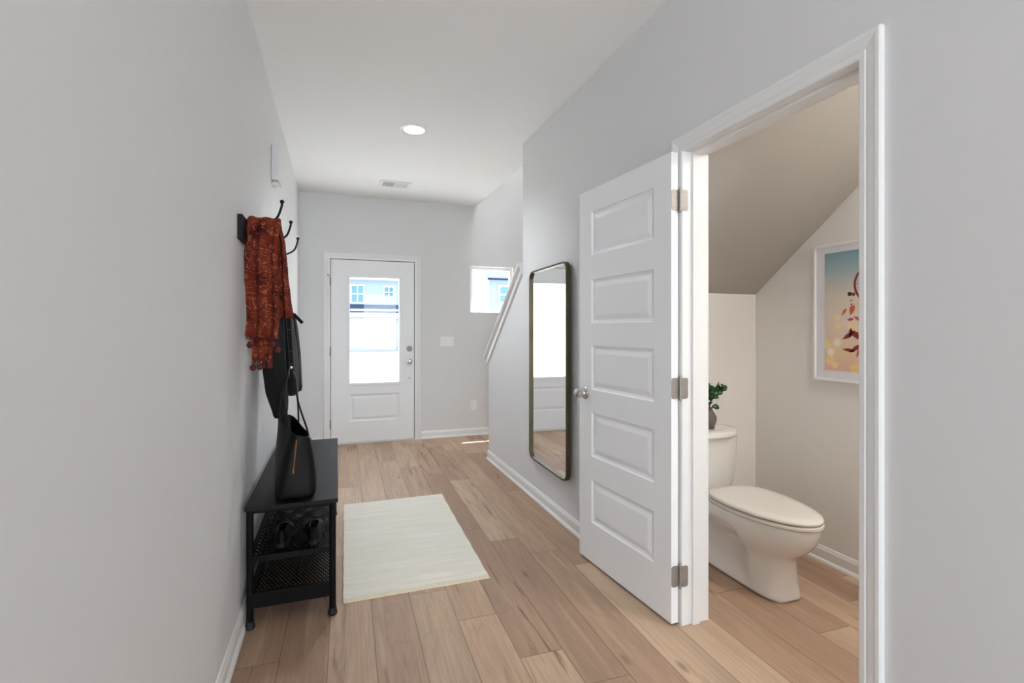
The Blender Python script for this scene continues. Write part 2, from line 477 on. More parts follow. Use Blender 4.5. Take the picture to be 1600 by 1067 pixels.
# great room behind the camera
w = MB()
w.box(-3.6, XL - 0.12, -1.2, -1.1, 0, H); w.box(XR2, 3.6, -1.2, -1.1, 0, H)
w.build('wall_great_room_front', M['wall'], kind='structure')
MB().box(-3.7, -3.6, -6, -1.1, 0, H).build('wall_great_room_left', M['wall'], kind='structure')
MB().box(3.6, 3.7, -6, -1.1, 0, H).build('wall_great_room_right', M['wall'], kind='structure')
w = MB()
for x0, x1 in ((-3.7, -2.45), (-0.75, 0.85), (2.55, 3.7)): w.box(x0, x1, -6.0, -5.9, 0, H)
for x0, x1 in ((-2.45, -0.75), (0.85, 2.55)):
    w.box(x0, x1, -6, -5.9, 0, 0.6); w.box(x0, x1, -6, -5.9, 2.5, H)
w.build('wall_rear', M['wall'], kind='structure')  # its openings are made up to hold the rear fill lamps

# powder room shell under the stairs
MB().box(XR2, XS, YP, YP + 0.09, 0, 1.56).build('wall_powder_back', M['powder'], kind='structure')
MB().box(XR2, XS, 0.13, 0.25, 0, 2.5).build('wall_powder_front', M['powder'], kind='structure')
yt = YP - (2.46 - 1.535) / 0.76
MB().prism([(YP + 0.05, 1.535 - 0.05 * 0.76), (yt, 2.46), (0.2, 2.46), (0.2, 2.50), (yt + 0.02, 2.50), (YP + 0.05, 1.575 - 0.05 * 0.76)], 'x', XR2, XS).build('ceiling_powder_slope', M['powder'], kind='structure')

# stairs rising behind the knee wall
prof = []
y, z = 4.60, 0.0
for i in range(14):
    prof += [(y, z), (y, z + 0.196)]; y -= 0.245; z += 0.196
prof += [(y, z)]
prof += [(y, z - 0.25), (4.40, 0.0)]
MB().prism(prof, 'x', XR2 + 0.002, XS - 0.002).build('stairs', M['floor'] if False else mat('stair_carpet', srgb(170, 165, 158), 0.95, bump=0.6, bscale=400), kind='structure')

# ---------------------------------------------------------------- trim profiles
BASE = [(0, 0), (0.022, 0), (0.022, 0.008), (0.018, 0.017), (0.012, 0.021), (0.012, 0.066), (0.009, 0.073), (0.006, 0.084), (0.0, 0.087)]
def base_run(mb, p, q, n, prof=BASE):
    # p, q: floor points (x, y); n: direction out of the wall
    r0 = [(p[0] + n[0] * a, p[1] + n[1] * a, b) for a, b in prof]
    r1 = [(q[0] + n[0] * a, q[1] + n[1] * a, b) for a, b in prof]
    mb.loft([r0, r1])
b = MB(); base_run(b, (XL, -1.2), (XL, YB), (1, 0)); b.build('baseboard_left', M['trim'], kind='structure')
b = MB(); base_run(b, (XL, YB), (-0.146, YB), (0, -1)); base_run(b, (0.922, YB), (XR2 + 0.9, YB), (0, -1)); b.build('baseboard_front', M['trim'], kind='structure')
b = MB(); base_run(b, (XR, 1.828), (XR, 4.692), (-1, 0)); base_run(b, (XR - 0.012, 4.68), (XR2, 4.68), (0, 1)); base_run(b, (XR, -1.2), (XR, 0.937), (-1, 0))
b.build('baseboard_right', M['trim'], kind='structure')
b = MB(); base_run(b, (XS, 0.25), (XS, YP), (-1, 0)); base_run(b, (XR2, YP), (XS, YP), (0, -1)); base_run(b, (XR2, 1.84), (XR2, YP), (1, 0))
b.build('baseboard_powder', M['trim'], kind='structure')

# colonial casing: profile (distance from opening edge outward, thickness)
CAS = [(0.0, 0), (0.0, 0.008), (0.004, 0.011), (0.018, 0.012), (0.022, 0.009), (0.028, 0.012), (0.046, 0.016), (0.052, 0.0185), (0.062, 0.0185), (0.065, 0.016), (0.065, 0)]
def casing(mb, a0, a1, zt, place, prof=CAS):
    # U-shaped mitred casing round an opening from a0 to a1, head at zt; place(a, z, t) -> xyz
    rings = []
    for corner in range(4):
        ring = []
        for d, t in prof:
            if corner == 0: ring.append(place(a0 - d, 0.0, t))
            elif corner == 1: ring.append(place(a0 - d, zt + d, t))
            elif corner == 2: ring.append(place(a1 + d, zt + d, t))
            else: ring.append(place(a1 + d, 0.0, t))
        rings.append(ring)
    mb.loft(rings)
# powder room doorway
PY0, PY1, PZ = 1.003, 1.765, 2.035
b = MB(); casing(b, PY0, PY1, PZ, lambda a, z, t: (XR - t, a, z)); b.build('trim_1', M['trim'], kind='structure')
b = MB(); casing(b, PY0, PY1, PZ, lambda a, z, t: (XR2 + t, a, z)); b.build('trim_2', M['trim'], kind='structure')
b = MB()
b.box(XR, XR2, PY1, PY1 + 0.018, 0, PZ + 0.018); b.box(XR, XR2, PY0 - 0.018, PY0, 0, PZ + 0.018); b.box(XR, XR2, PY0, PY1, PZ, PZ + 0.018)
b.box(XR + 0.038, XR + 0.074, PY1 - 0.011, PY1, 0, PZ); b.box(XR + 0.038, XR + 0.074, PY0, PY0 + 0.011, 0, PZ); b.box(XR + 0.038, XR + 0.074, PY0 + 0.011, PY1 - 0.011, PZ - 0.011, PZ)
b.build('trim_3', M['trim'], kind='structure', bevel=0.0015)
# strike plate on the near jamb
o = MB().box(XR + 0.006, XR + 0.036, PY0 - 0.001, PY0 + 0.0015, 0.89, 0.95).build('strike_plate', M['hinge'])
tag(o, 'small nickel strike plate on the near jamb of the powder room doorway', 'strike plate')
# front door casing + jamb + threshold
FX0, FX1, FZ = -0.072, 0.848, 2.052
b = MB(); casing(b, FX0, FX1, FZ, lambda a, z, t: (a, YB - t, z)); b.build('trim_4', M['trim'], kind='structure')
b = MB(); b.box(DX0, FX0, YB - 0.001, Y1, 0, FZ + 0.014); b.box(FX1, DX1, YB - 0.001, Y1, 0, FZ + 0.014); b.box(FX0, FX1, YB - 0.001, Y1, FZ, DZ)
b.box(FX0 - 0.002, FX0 + 0.022, YB + 0.0468, YB + 0.075, 0, FZ); b.box(FX1 - 0.022, FX1 + 0.002, YB + 0.0468, YB + 0.075, 0, FZ); b.box(FX0 + 0.022, FX1 - 0.022, YB + 0.0468, YB + 0.075, FZ - 0.022, FZ + 0.002)
b.build('trim_5', M['trim'], kind='structure')
b = MB().box(FX0, FX1, YB - 0.015, Y1 + 0.06, 0, 0.018); b.build('trim_6', mat('threshold_aluminium', srgb(214, 212, 208), 0.4), kind='structure', bevel=0.003)
# sloping knee-wall cap and apron
b = MB()
ya, yb = 3.729, 4.705
def slope_run(prof, y0, y1):
    b.loft([[(x, y0, zcap(y0) + n) for x, n in prof], [(x, y1, zcap(y1) + n) for x, n in prof]])
slope_run([(1.362, 0.002), (1.358, 0.010), (1.358, 0.024), (1.364, 0.032), (1.566, 0.032), (1.572, 0.024), (1.572, 0.010), (1.568, 0.002)], ya, yb)
slope_run([(XR - 0.001, 0.002), (1.374, 0.002), (1.374, -0.006), (1.384, -0.016), (1.388, -0.050), (1.394, -0.058), (XR - 0.001, -0.058)], ya, 4.70)
slope_run([(XR2 + 0.001, 0.002), (1.556, 0.002), (1.556, -0.006), (1.546, -0.016), (1.542, -0.050), (1.536, -0.058), (XR2 + 0.001, -0.058)], ya, 4.70)
b.build('trim_7', M['trim'], kind='structure')

# ---------------------------------------------------------------- small front window
b = MB()
gy = YB + 0.055
fr = 0.042
b.box(WX0, WX0 + fr, gy - 0.02, gy + 0.03, WZ0, WZ1); b.box(WX1 - fr, WX1, gy - 0.02, gy + 0.03, WZ0, WZ1)
b.box(WX0 + fr, WX1 - fr, gy - 0.02, gy + 0.03, WZ0, WZ0 + fr); b.box(WX0 + fr, WX1 - fr, gy - 0.02, gy + 0.03, WZ1 - fr, WZ1)
win = b.build('window_1', M['vinyl'], kind='structure', bevel=0.003)
MB().box(WX0 + fr - 0.003, WX1 - fr + 0.003, gy, gy + 0.006, WZ0 + fr - 0.003, WZ1 - fr + 0.003).build('pane', M['glass'], win)
b = MB()   # thin white return lining the opening
t = 0.006
b.box(WX0, WX0 + t, YB - 0.004, gy - 0.02, WZ0, WZ1); b.box(WX1 - t, WX1, YB - 0.004, gy - 0.02, WZ0, WZ1)
b.box(WX0 + t, WX1 - t, YB - 0.004, gy - 0.02, WZ0, WZ0 + 0.012); b.box(WX0 + t, WX1 - t, YB - 0.004, gy - 0.02, WZ1 - t, WZ1)
b.build('lining', M['trim'], win)

# ---------------------------------------------------------------- doors
def panel_sheet(mb, W, Hh, T, xs, panels, face):
    """one face of a moulded panel door in local coords: x 0..W, z 0..Hh, at y = face (outward normal sign(face))."""
    sgn = 1 if face > 0 else -1
    zs = sorted({0.0, Hh} | {z for p in panels for z in p})
    xx = [0.0, xs[0], xs[1], W]
    prof = [(0.0, 0.0), (0.006, 0.006), (0.016, 0.009), (0.020, 0.009), (0.040, 0.003), (0.046, 0.002)]
    for i in range(3):
        for j in range(len(zs) - 1):
            x0, x1, z0, z1 = xx[i], xx[i + 1], zs[j], zs[j + 1]
            if i == 1 and any(abs(p[0] - z0) < 1e-6 and abs(p[1] - z1) < 1e-6 for p in panels):
                rings = [[(x0 + d, face - sgn * t, z0 + d), (x1 - d, face - sgn * t, z0 + d), (x1 - d, face - sgn * t, z1 - d), (x0 + d, face - sgn * t, z1 - d)] for d, t in prof]
                vs = [p for r in rings for p in r]; fs = []
                for a in range(len(rings) - 1):
                    for k in range(4):
                        fs.append((a * 4 + k, a * 4 + (k + 1) % 4, (a + 1) * 4 + (k + 1) % 4, (a + 1) * 4 + k))
                n = (len(rings) - 1) * 4
                fs.append((n, n + 1, n + 2, n + 3))
                mb.add(vs, fs)
            else:
                mb.add([(x0, face, z0), (x1, face, z0), (x1, face, z1), (x0, face, z1)], [(0, 1, 2, 3)])

def door_slab(W, Hh, T, xs, panels, hole=None):
    mb = MB()
    panel_sheet(mb, W, Hh, T, xs, panels, T / 2); panel_sheet(mb, W, Hh, T, xs, panels, -T / 2)
    h = T / 2
    mb.add([(0, -h, 0), (0, h, 0), (0, h, Hh), (0, -h, Hh)], [(0, 1, 2, 3)])
    mb.add([(W, -h, 0), (W, h, 0), (W, h, Hh), (W, -h, Hh)], [(0, 1, 2, 3)])
    mb.add([(0, -h, 0), (W, -h, 0), (W, h, 0), (0, h, 0)], [(0, 1, 2, 3)])
    mb.add([(0, -h, Hh), (W, -h, Hh), (W, h, Hh), (0, h, Hh)], [(0, 1, 2, 3)])
    return mb

def weld_build(mb, name, m, T, kind=None, parent=None):
    mb.v = [tuple(T @ Vector(p)) for p in mb.v]
    me = bpy.data.meshes.new(name); me.from_pydata(mb.v, [], mb.f); me.materials.append(m)
    bm = bmesh.new(); bm.from_mesh(me)
    bmesh.ops.remove_doubles(bm, verts=bm.verts, dist=1e-5)
    bmesh.ops.recalc_face_normals(bm, faces=bm.faces)
    bm.to_mesh(me); bm.free()
    o = bpy.data.objects.new(name, me); S.collection.objects.link(o)
    if kind: o['kind'] = kind
    if parent:
        o.parent = parent; o.matrix_parent_inverse = parent_inv(parent)
    return o

# open powder room door: hinge line at (1.3645, 1.775), swung back almost to the wall
ang = math.atan2(0.727, -0.056)
hx, hy = 1.3645, 1.777
TD = Matrix.Translation((hx, hy, 0.012)) @ Matrix.Rotation(ang, 4, 'Z')
PN = [(1.895, 1.659), (1.529, 1.292), (1.173, 0.934), (0.811, 0.572), (0.444, 0.215)]
PN = sorted((b_, a_) for a_, b_ in PN)
d2 = weld_build(door_slab(0.742, 2.018, 0.035, (0.113, 0.620), PN), 'door_2', M['door'], TD, 'structure')

def knob(name, T, parent, m, r=0.027, both=True, label=None):
    out = []
    for sg in ((-1, 1) if both else (1,)):
        mb = MB()
        mb.lathe([(0.033, 0.0), (0.033, 0.004), (0.030, 0.008), (0.014, 0.010), (0.0115, 0.014), (0.0115, 0.028), (0.016, 0.032), (0.025, 0.038), (r, 0.047), (0.0265, 0.055), (0.020, 0.061), (0.009, 0.0635)], axis='y', seg=28)
        mb.v = [tuple(T @ Vector((p[0], sg * (p[1] + 0.0175), p[2]))) for p in mb.v]
        o = mb.build(name, m, parent, smooth=True)
        if label: o['label'] = label
        out.append(o)
    return out
knob('door_knob', TD @ Matrix.Translation((0.682, 0, 0.908)), d2, M['chrome'], label='polished nickel round knob')
def hinge(zc, n):
    b = MB()
    hh = 0.045
    def leaf(x0, x1, y, r=0.012):
        # rounded-corner plate facing -y
        pts = []
        for cx, cz, a0 in ((x1 - r, zc + hh - r, 0), (x0 + r, zc + hh - r, 90), (x0 + r, zc - hh + r, 180), (x1 - r, zc - hh + r, 270)):
            for k in range(6):
                q = math.radians(a0 + 18 * k); pts.append((cx + r * math.cos(q), cz + r * math.sin(q)))
        b.prism(pts, 'y', y - 0.0022, y)
        for sx, sz in ((0.3, 0.7), (0.7, 0.28), (0.3, -0.7), (0.7, -0.28)):
            b.lathe([(0.0035, -0.0034), (0.0035, 0.0)], (x0 + (x1 - x0) * (0.5 + (sx - 0.5) * 0.8), y, zc + hh * sz), 'y', 10)
    leaf(1.3475, 1.383, 1.7765, 0.010)
    leaf(1.3895, 1.424, 1.7655, 0.010)
    b.lathe([(0.003, -0.052), (0.0055, -0.050), (0.0055, 0.050), (0.003, 0.053)], (1.3865, 1.767, zc), 'z', 12)
    for dz in (-0.03, 0, 0.03):
        b.lathe([(0.006, dz - 0.0008), (0.006, dz + 0.0008)], (1.3865, 1.767, zc), 'z', 12)
    b.build('hinge', M['hinge'], d2, smooth=True)['label'] = 'brushed nickel butt hinge'
for zc in (1.825, 1.018, 0.212): hinge(zc, 0)
b = MB().box(0.7415, 0.7435, -0.0115, 0.0115, 0.875, 0.935); b.v = [tuple(TD @ Vector(p)) for p in b.v]
b.build('latch_plate', M['chrome'], d2)

# front door with a big light and one lower panel
FW = 0.906
TF = Matrix.Translation((-0.065, YB + 0.024, 0.022))
GX0, GX1, GZ0, GZ1 = 0.195, 0.740, 0.648, 1.832
slab = MB()
h = 0.0225
def fb(x0, x1, z0, z1): slab.box(x0, x1, -h, h, z0, z1)
fd = MB()
for face in (-h, h):
    sg = 1 if face > 0 else -1
    xs = [0, GX0, GX1, FW]; zs = [0, 0.225, 0.525, GZ0, GZ1, 2.022]
    prof = [(0.0, 0.0), (0.006, 0.006), (0.018, 0.009), (0.024, 0.009), (0.044, 0.003), (0.050, 0.002)]
    for i in range(3):
        for j in range(5):
            x0, x1, z0, z1 = xs[i], xs[i + 1], zs[j], zs[j + 1]
            if i == 1 and j == 3: continue
            if i == 1 and j == 1:
                rings = [[(x0 + d, face - sg * t, z0 + d), (x1 - d, face - sg * t, z0 + d), (x1 - d, face - sg * t, z1 - d), (x0 + d, face - sg * t, z1 - d)] for d, t in prof]
                vs = [p for r in rings for p in r]; fs = []
                for a in range(len(rings) - 1):
                    for k in range(4): fs.append((a * 4 + k, a * 4 + (k + 1) % 4, (a + 1) * 4 + (k + 1) % 4, (a + 1) * 4 + k))
                n = (len(rings) - 1) * 4; fs.append((n, n + 1, n + 2, n + 3)); fd.add(vs, fs)
            else:
                fd.add([(x0, face, z0), (x1, face, z0), (x1, face, z1), (x0, face, z1)], [(0, 1, 2, 3)])
fd.add([(0, -h, 0), (0, h, 0), (0, h, 2.022), (0, -h, 2.022)], [(0, 1, 2, 3)])
fd.add([(FW, -h, 0), (FW, h, 0), (FW, h, 2.022), (FW, -h, 2.022)], [(0, 1, 2, 3)])
fd.add([(0, -h, 0), (FW, -h, 0), (FW, h, 0), (0, h, 0)], [(0, 1, 2, 3)])
fd.add([(0, -h, 2.022), (FW, -h, 2.022), (FW, h, 2.022), (0, h, 2.022)], [(0, 1, 2, 3)])
for (xa, za, xb, zb) in ((GX0, GZ0, GX1, GZ0), (GX1, GZ0, GX1, GZ1), (GX1, GZ1, GX0, GZ1), (GX0, GZ1, GX0, GZ0)):
    fd.add([(xa, -h, za), (xb, -h, zb), (xb, h, zb), (xa, h, za)], [(0, 1, 2, 3)])
d1 = weld_build(fd, 'door_1', M['door'], TF, 'structure')
b = MB()   # raised moulding round the glass, inside and outside
for s in (-1, 1):
    y0, y1 = (-h - 0.009, -h + 0.006) if s < 0 else (h - 0.006, h + 0.009)
    mw = 0.026
    b.box(GX0 - mw, GX1 + mw, y0, y1, GZ0 - mw, GZ0 + 0.004, T=TF); b.box(GX0 - mw, GX1 + mw, y0, y1, GZ1 - 0.004, GZ1 + mw, T=TF)
    b.box(GX0 - mw, GX0 + 0.004, y0, y1, GZ0 + 0.004, GZ1 - 0.004, T=TF); b.box(GX1 - 0.004, GX1 + mw, y0, y1, GZ0 + 0.004, GZ1 - 0.004, T=TF)
b.build('glass_moulding', M['door'], d1, bevel=0.004)
MB().box(GX0, GX1, -0.003, 0.003, GZ0, GZ1, T=TF).build('pane', M['glass'], d1)
TK = TF @ Matrix.Translation((0.852, 0, 0.885)) @ Matrix.Translation((0, -0.005, 0))
knob('door_knob', TK, d1, M['chrome'], r=0.029, label='polished nickel round knob')
b = MB().lathe([(0.033, 0), (0.033, -0.006), (0.028, -0.012), (0.010, -0.013)], (-0.065 + 0.852, YB + 0.024 - h, 1.05), 'y', 24)
b.box(-0.065 + 0.852 - 0.003, -0.065 + 0.852 + 0.003, YB - 0.025, YB - 0.01, 1.038, 1.062)
b.build('deadbolt', M['hinge'], d1, smooth=True)
MB().lathe([(0.011, 0), (0.011, -0.004), (0.006, -0.006)], (-0.065 + 0.855, YB + 0.024 - h, 0.712), 'y', 16).build('lock_button', M['chrome'], d1, smooth=True)
for zc in (1.80, 1.03, 0.23):
    b = MB().lathe([(0.006, -0.05), (0.0075, -0.047), (0.0075, 0.047), (0.006, 0.05)], (-0.071, YB - 0.008, zc), 'z', 12)
    b.box(-0.071, -0.064, YB - 0.006, YB + 0.002, zc - 0.047, zc + 0.047)
    if zc == 1.80:
        pass
    b.build('hinge', M['hinge'], d1, smooth=True)
b = MB().tube([(-0.071, YB - 0.010, 1.865), (-0.095, YB - 0.045, 1.865)], 0.004, 10)
b.lathe([(0.009, -0.006), (0.009, 0.006)], (-0.095, YB - 0.045, 1.865), 'x', 12)
b.build('door_stop', M['hinge'], d1, smooth=True)

# ---------------------------------------------------------------- ceiling fixtures
dl = thing('recessed_light', 'round white recessed ceiling light glowing over the hall', 'ceiling light', (0.54, 3.72, H))
mb = MB()
rings = [[(0.54 + r * math.cos(2 * PI * k / 48), 3.72 + r * math.sin(2 * PI * k / 48), H + z) for k in range(48)] for r, z in ((0.074, -0.0005), (0.074, -0.006), (0.090, -0.010), (0.102, -0.007), (0.106, -0.0005))]
mb.loft(rings, cap=False, loop=True); mb.build('trim_ring', M['plastic'], dl, smooth=True)
MB().lathe([(0.0735, 0.0), (0.0735, -0.0035), (0.06, -0.0045), (0.02, -0.005)], (0.54, 3.72, H - 0.0005), 'z', 48).build('lens', M['lens'], dl, smooth=True)
lamp('hall_downlight', 'SPOT', (0.54, 3.72, H - 0.03), 68, (0.92, 0.97, 1.0), (0, 0, -1), spot_size=math.radians(140), spot_blend=1.0, shadow_soft_size=0.08)

cv = thing('ceiling_vent', 'white rectangular two-section air vent in the ceiling near the front door', 'air vent', (0.557, 5.19, H))
b = MB(); x0, x1, y0, y1 = 0.40, 0.715, 5.08, 5.30
b.box(x0, x1, y0, y0 + 0.035, H - 0.008, H - 0.0005); b.box(x0, x1, y1 - 0.035, y1, H - 0.008, H - 0.0005)
b.box(x0, x0 + 0.035, y0 + 0.035, y1 - 0.035, H - 0.008, H - 0.0005); b.box(x1 - 0.035, x1, y0 + 0.035, y1 - 0.035, H - 0.008, H - 0.0005)
b.box(0.55, 0.565, y0 + 0.035, y1 - 0.035, H - 0.008, H - 0.0005)
b.build('vent_frame', M['plastic'], cv, bevel=0.002)
MB().box(x0 + 0.02, x1 - 0.02, y0 + 0.02, y1 - 0.02, H - 0.0009, H - 0.0003).build('vent_back', M['slot'], cv)
for xa, xb, tl in ((x0 + 0.035, 0.55, -1), (0.565, x1 - 0.035, 1)):
    b = MB(); n = 9
    for i in range(n):
        xc = xa + (xb - xa) * (i + 0.5) / n
        T = Matrix.Translation((xc, 5.19, H - 0.005)) @ Matrix.Rotation(math.radians(38 * tl), 4, 'Y')
        b.box(-0.006, 0.006, -0.075, 0.075, -0.0005, 0.0005, T=T)
    b.build('louvre', M['plastic'], cv)

# ---------------------------------------------------------------- wall fixtures
ch = thing('door_chime', 'white plastic door chime box high on the left wall', 'door chime', (XL, 3.5, 2.3))
b = MB().prism([(3.39, 2.20), (3.57, 2.20), (3.57, 2.42), (3.39, 2.42)], 'x', XL, XL + 0.045)
b.build('cover', M['wall'], ch, bevel=0.008)
MB().prism([(3.425, 2.196), (3.535, 2.196), (3.52, 2.18), (3.44, 2.18)], 'x', XL, XL + 0.036).build('chime_base', M['plastic'], ch, bevel=0.003)

sw = thing('light_switch', 'white three-gang light switch plate right of the front door', 'light switch', (1.227, YB, 1.128))
MB().box(1.145, 1.309, YB - 0.006, YB - 0.0005, 1.070, 1.186).build('plate', M['plastic'], sw, bevel=0.003)
for xc in (1.181, 1.227, 1.273):
    MB().prism([(YB - 0.010, 1.161), (YB - 0.006, 1.161), (YB - 0.006, 1.095), (YB - 0.0065, 1.095)], 'x', xc - 0.0165, xc + 0.0165).build('rocker', M['plastic'], sw, bevel=0.001)
ot = thing('wall_outlet', 'white duplex outlet low on the wall under the light switch', 'outlet', (1.55, YB, 0.36))
MB().box(1.513, 1.587, YB - 0.006, YB - 0.0005, 0.302, 0.418).build('plate', M['plastic'], ot, bevel=0.003)
for zc in (0.336, 0.384):
    b = MB().lathe([(0.016, 0), (0.016, -0.003)], (1.55, YB - 0.006, zc), 'y', 20)
    b.box(1.543, 1.545, YB - 0.0095, YB - 0.0088, zc - 0.004, zc + 0.006, 1); b.box(1.555, 1.557, YB - 0.0095, YB - 0.0088, zc - 0.004, zc + 0.006, 1)
    b.build('socket', [M['plastic'], M['slot']], ot)

# ---------------------------------------------------------------- mirror
def rrect(w, hgt, r, n=8):
    pts = []
    for cx, cz, a0 in ((w / 2 - r, hgt / 2 - r, 0), (-w / 2 + r, hgt / 2 - r, 90), (-w / 2 + r, -hgt / 2 + r, 180), (w / 2 - r, -hgt / 2 + r, 270)):
        for k in range(n + 1):
            q = math.radians(a0 + 90 * k / n); pts.append((cx + r * math.cos(q), cz + r * math.sin(q)))
    return pts
mr = thing('wall_mirror', 'tall rounded brass-framed mirror on the right wall beside the open panel door', 'mirror', (XR, 3.165, 1.0))
TM = Matrix.Translation((XR - 0.0215, 3.165, 1.005)) @ Matrix.Rotation(math.radians(90 - 1.4), 4, 'Z')
MW, MH = 0.685, 1.40
b = MB()
def ring(inset, y, r):
    return [tuple(TM @ Vector((p[0], y, p[1]))) for p in rrect(MW - 2 * inset, MH - 2 * inset, max(r - inset, 0.01))]
# local +y after rotation points to -x (into the hall)
R0 = 0.062
b.loft([ring(0.0, -0.010, R0), ring(0.0, 0.018, R0), ring(0.002, 0.020, R0), ring(0.011, 0.020, R0), ring(0.013, 0.018, R0), ring(0.013, -0.010, R0)], cap=False, loop=True)
b.build('frame', M['bronze'], mr, smooth=True)
b = MB(); b.loft([ring(0.0125, -0.004, R0), ring(0.0125, 0.004, R0)])
b.build('mirror_glass', M['mirror'], mr)

# ---------------------------------------------------------------- rug
rg_ = thing('entry_rug', 'flat cream rectangular rug on the wood floor before the bench', 'rug', (0.39, 3.1, 0))
def rugsheet(y0, y1, m, name, zt):
    b = MB(); n = max(2, int((y1 - y0) / 0.03)); rings = []
    for i in range(n + 1):
        y = y0 + (y1 - y0) * i / n
        xl = 0.027 + 0.018 * (y - 2.43) / 1.35 + 0.0015 * math.sin(y * 37); xr = 0.734 + 0.024 * (y - 2.43) / 1.35 + 0.0015 * math.sin(y * 29)
        wv = 0.0012 * math.sin(y * 11)
        rings.append([(xl, y, 0.0006), (xl, y, zt), (xl + 0.3, y, zt + abs(wv) * 0.5), (xr, y, zt), (xr, y, 0.0006)])
    b.loft(rings); return b.build(name, m, rg_)
rugsheet(2.462, 3.785, M['rug'], 'pile', 0.007)
rugsheet(2.430, 2.4615, M['rughem'], 'hem', 0.0055)['label'] = 'yellowish flat-woven end band'

# ---------------------------------------------------------------- bench
BX0, BX1, BY0, BY1, BZ = -0.368, 0.004, 2.335, 3.635, 0.522
bench = thing('shoe_bench', 'long black wood and metal shoe bench along the left wall', 'bench', (-0.18, 2.98, 0))
xm = -0.135
for (xa, xb) in ((BX0, xm - 0.0008), (xm + 0.0008, BX1)):
    MB().box(xa, xb, BY0, BY1, BZ - 0.018, BZ).build('seat_board', M['blackwood'], bench, bevel=0.0015)
for lx in (BX0 + 0.019, BX1 - 0.023):
    for ly in (BY0 + 0.024, BY1 - 0.024):
        lg = MB().tube([(lx, ly, 0.03), (lx, ly, BZ - 0.019)], 0.0145, 16).build('leg', M['black_metal'], bench, smooth=True)
        MB().lathe([(0.0165, 0.0), (0.020, 0.004), (0.020, 0.014), (0.0165, 0.022), (0.0165, 0.034)], (lx, ly, 0), 'z', 18).build('foot', M['rubber'], lg, smooth=True)
# frames under the top and at both shelves
def rail_frame(z0, z1, name='rail'):
    xa, xb, ya, yb = BX0 + 0.019, BX1 - 0.023, BY0 + 0.024, BY1 - 0.024
    t = 0.009
    MB().box(xa, xb, ya - t, ya + t, z0, z1).build(name, M['black_metal'], bench, bevel=0.002)
    MB().box(xa, xb, yb - t, yb + t, z0, z1).build(name, M['black_metal'], bench, bevel=0.002)
    MB().box(xa - t, xa + t, ya + t, yb - t, z0, z1).build(name, M['black_metal'], bench, bevel=0.002)
    MB().box(xb - t, xb + t, ya + t, yb - t, z0, z1).build(name, M['black_metal'], bench, bevel=0.002)
rail_frame(BZ - 0.034, BZ - 0.0185)
rail_frame(0.282, 0.308)
rail_frame(0.086, 0.150)
def expanded(z, name):
    # diamond lattice sheet
    b = MB(); xa, xb, ya, yb = BX0 + 0.030, BX1 - 0.034, BY0 + 0.034, BY1 - 0.034
    px, py = 0.017, 0.036; t = 0.0031
    nx = int((xb - xa) / px); ny = int((yb - ya) / py)
    px = (xb - xa) / nx; py = (yb - ya) / ny
    def bar(p, q):
        p = Vector(p); q = Vector(q); d = (q - p).normalized(); n = Vector((-d.y, d.x, 0)) * t
        b.add([p + n, p - n, q - n, q + n, p + n + Vector((0, 0, .002)), p - n + Vector((0, 0, .002)), q - n + Vector((0, 0, .002)), q + n + Vector((0, 0, .002))],
              [(3, 2, 1, 0), (4, 5, 6, 7), (0, 1, 5, 4), (1, 2, 6, 5), (2, 3, 7, 6), (3, 0, 4, 7)])
    for j in range(ny):
        for i in range(nx):
            cx, cy = xa + (i + .5) * px, ya + (j + .5) * py
            L_, R_, U_, D_ = (cx - px / 2, cy, z), (cx + px / 2, cy, z), (cx, cy + py / 2, z), (cx, cy - py / 2, z)
            bar(L_, U_); bar(U_, R_); bar(R_, D_); bar(D_, L_)
    return b.build(name, M['black_metal'], bench)
expanded(0.303, 'mesh_shelf'); expanded(0.128, 'mesh_shelf')

# shoes on the middle shelf
def shoe(x, y, z, name, label, L=0.28, hgt=0.072):
    t = thing(name, label, 'shoe', (x, y, z), None)
    def ringat(s, z0, wsc=1.0):
        pass
    N = 22
    out = []
    for k in range(N):
        q = 2 * PI * k / N
        c_, s_ = math.cos(q), math.sin(q)
        yy = L / 2 * c_
        wv = 0.047 * (1.0 if c_ > 0 else 0.78) * (1 - 0.12 * math.exp(-((c_ + 0.15) / 0.25) ** 2))
        out.append((wv * (abs(s_) ** 0.75) * (1 if s_ > 0 else -1), yy))
    mb = MB(); mb.loft([[(x + a * k, y + b_ * k, z + h_) for a, b_ in out] for k, h_ in ((0.97, 0.0), (1.0, 0.004), (1.0, 0.018), (0.97, 0.021))])
    mb.build('sole', M['rubber'], t, smooth=True)
    # upper: height profile along y; heel at -y, toe at +y
    rings = []
    for f, in [(0.0,), (0.15,), (0.35,), (0.55,), (0.75,), (0.9,), (1.0,)]:
        rr = []
        for a, b_ in out:
            u = b_ / (L / 2)                     # -1 heel .. 1 toe
            top = hgt if u < -0.1 else hgt - (hgt - 0.045) * min(1, (u + 0.1) / 0.75)
            sh = 1 - 0.30 * f ** 2
            yc = -0.30 * L * 0.5 * f ** 2 * 0.9
            rr.append((x + a * 0.96 * sh * (1 - 0.12 * f), y + (b_ * 0.97) * (1 - 0.36 * f ** 1.6) + yc, z + 0.020 + (top - 0.02) * f * (1 if f < 1 else 1)))
        rings.append(rr)
    r = rings[-1]
    inner = [(x + (p[0] - x) * 0.86, y + (p[1] - y + 0.01) * 0.9 - 0.01, p[2] - 0.004) for p in r]
    inner2 = [(x + (p[0] - x) * 0.80, y + (p[1] - y + 0.01) * 0.86 - 0.01, z + 0.035) for p in r]
    mb = MB(); mb.loft(rings + [inner, inner2])
    mb.build('upper', M['shoe'], t, smooth=True)
    return t
shoe(-0.100, 2.52, 0.3085, 'shoe', 'black leather shoe on the mesh shelf, nearer the open side of the bench')
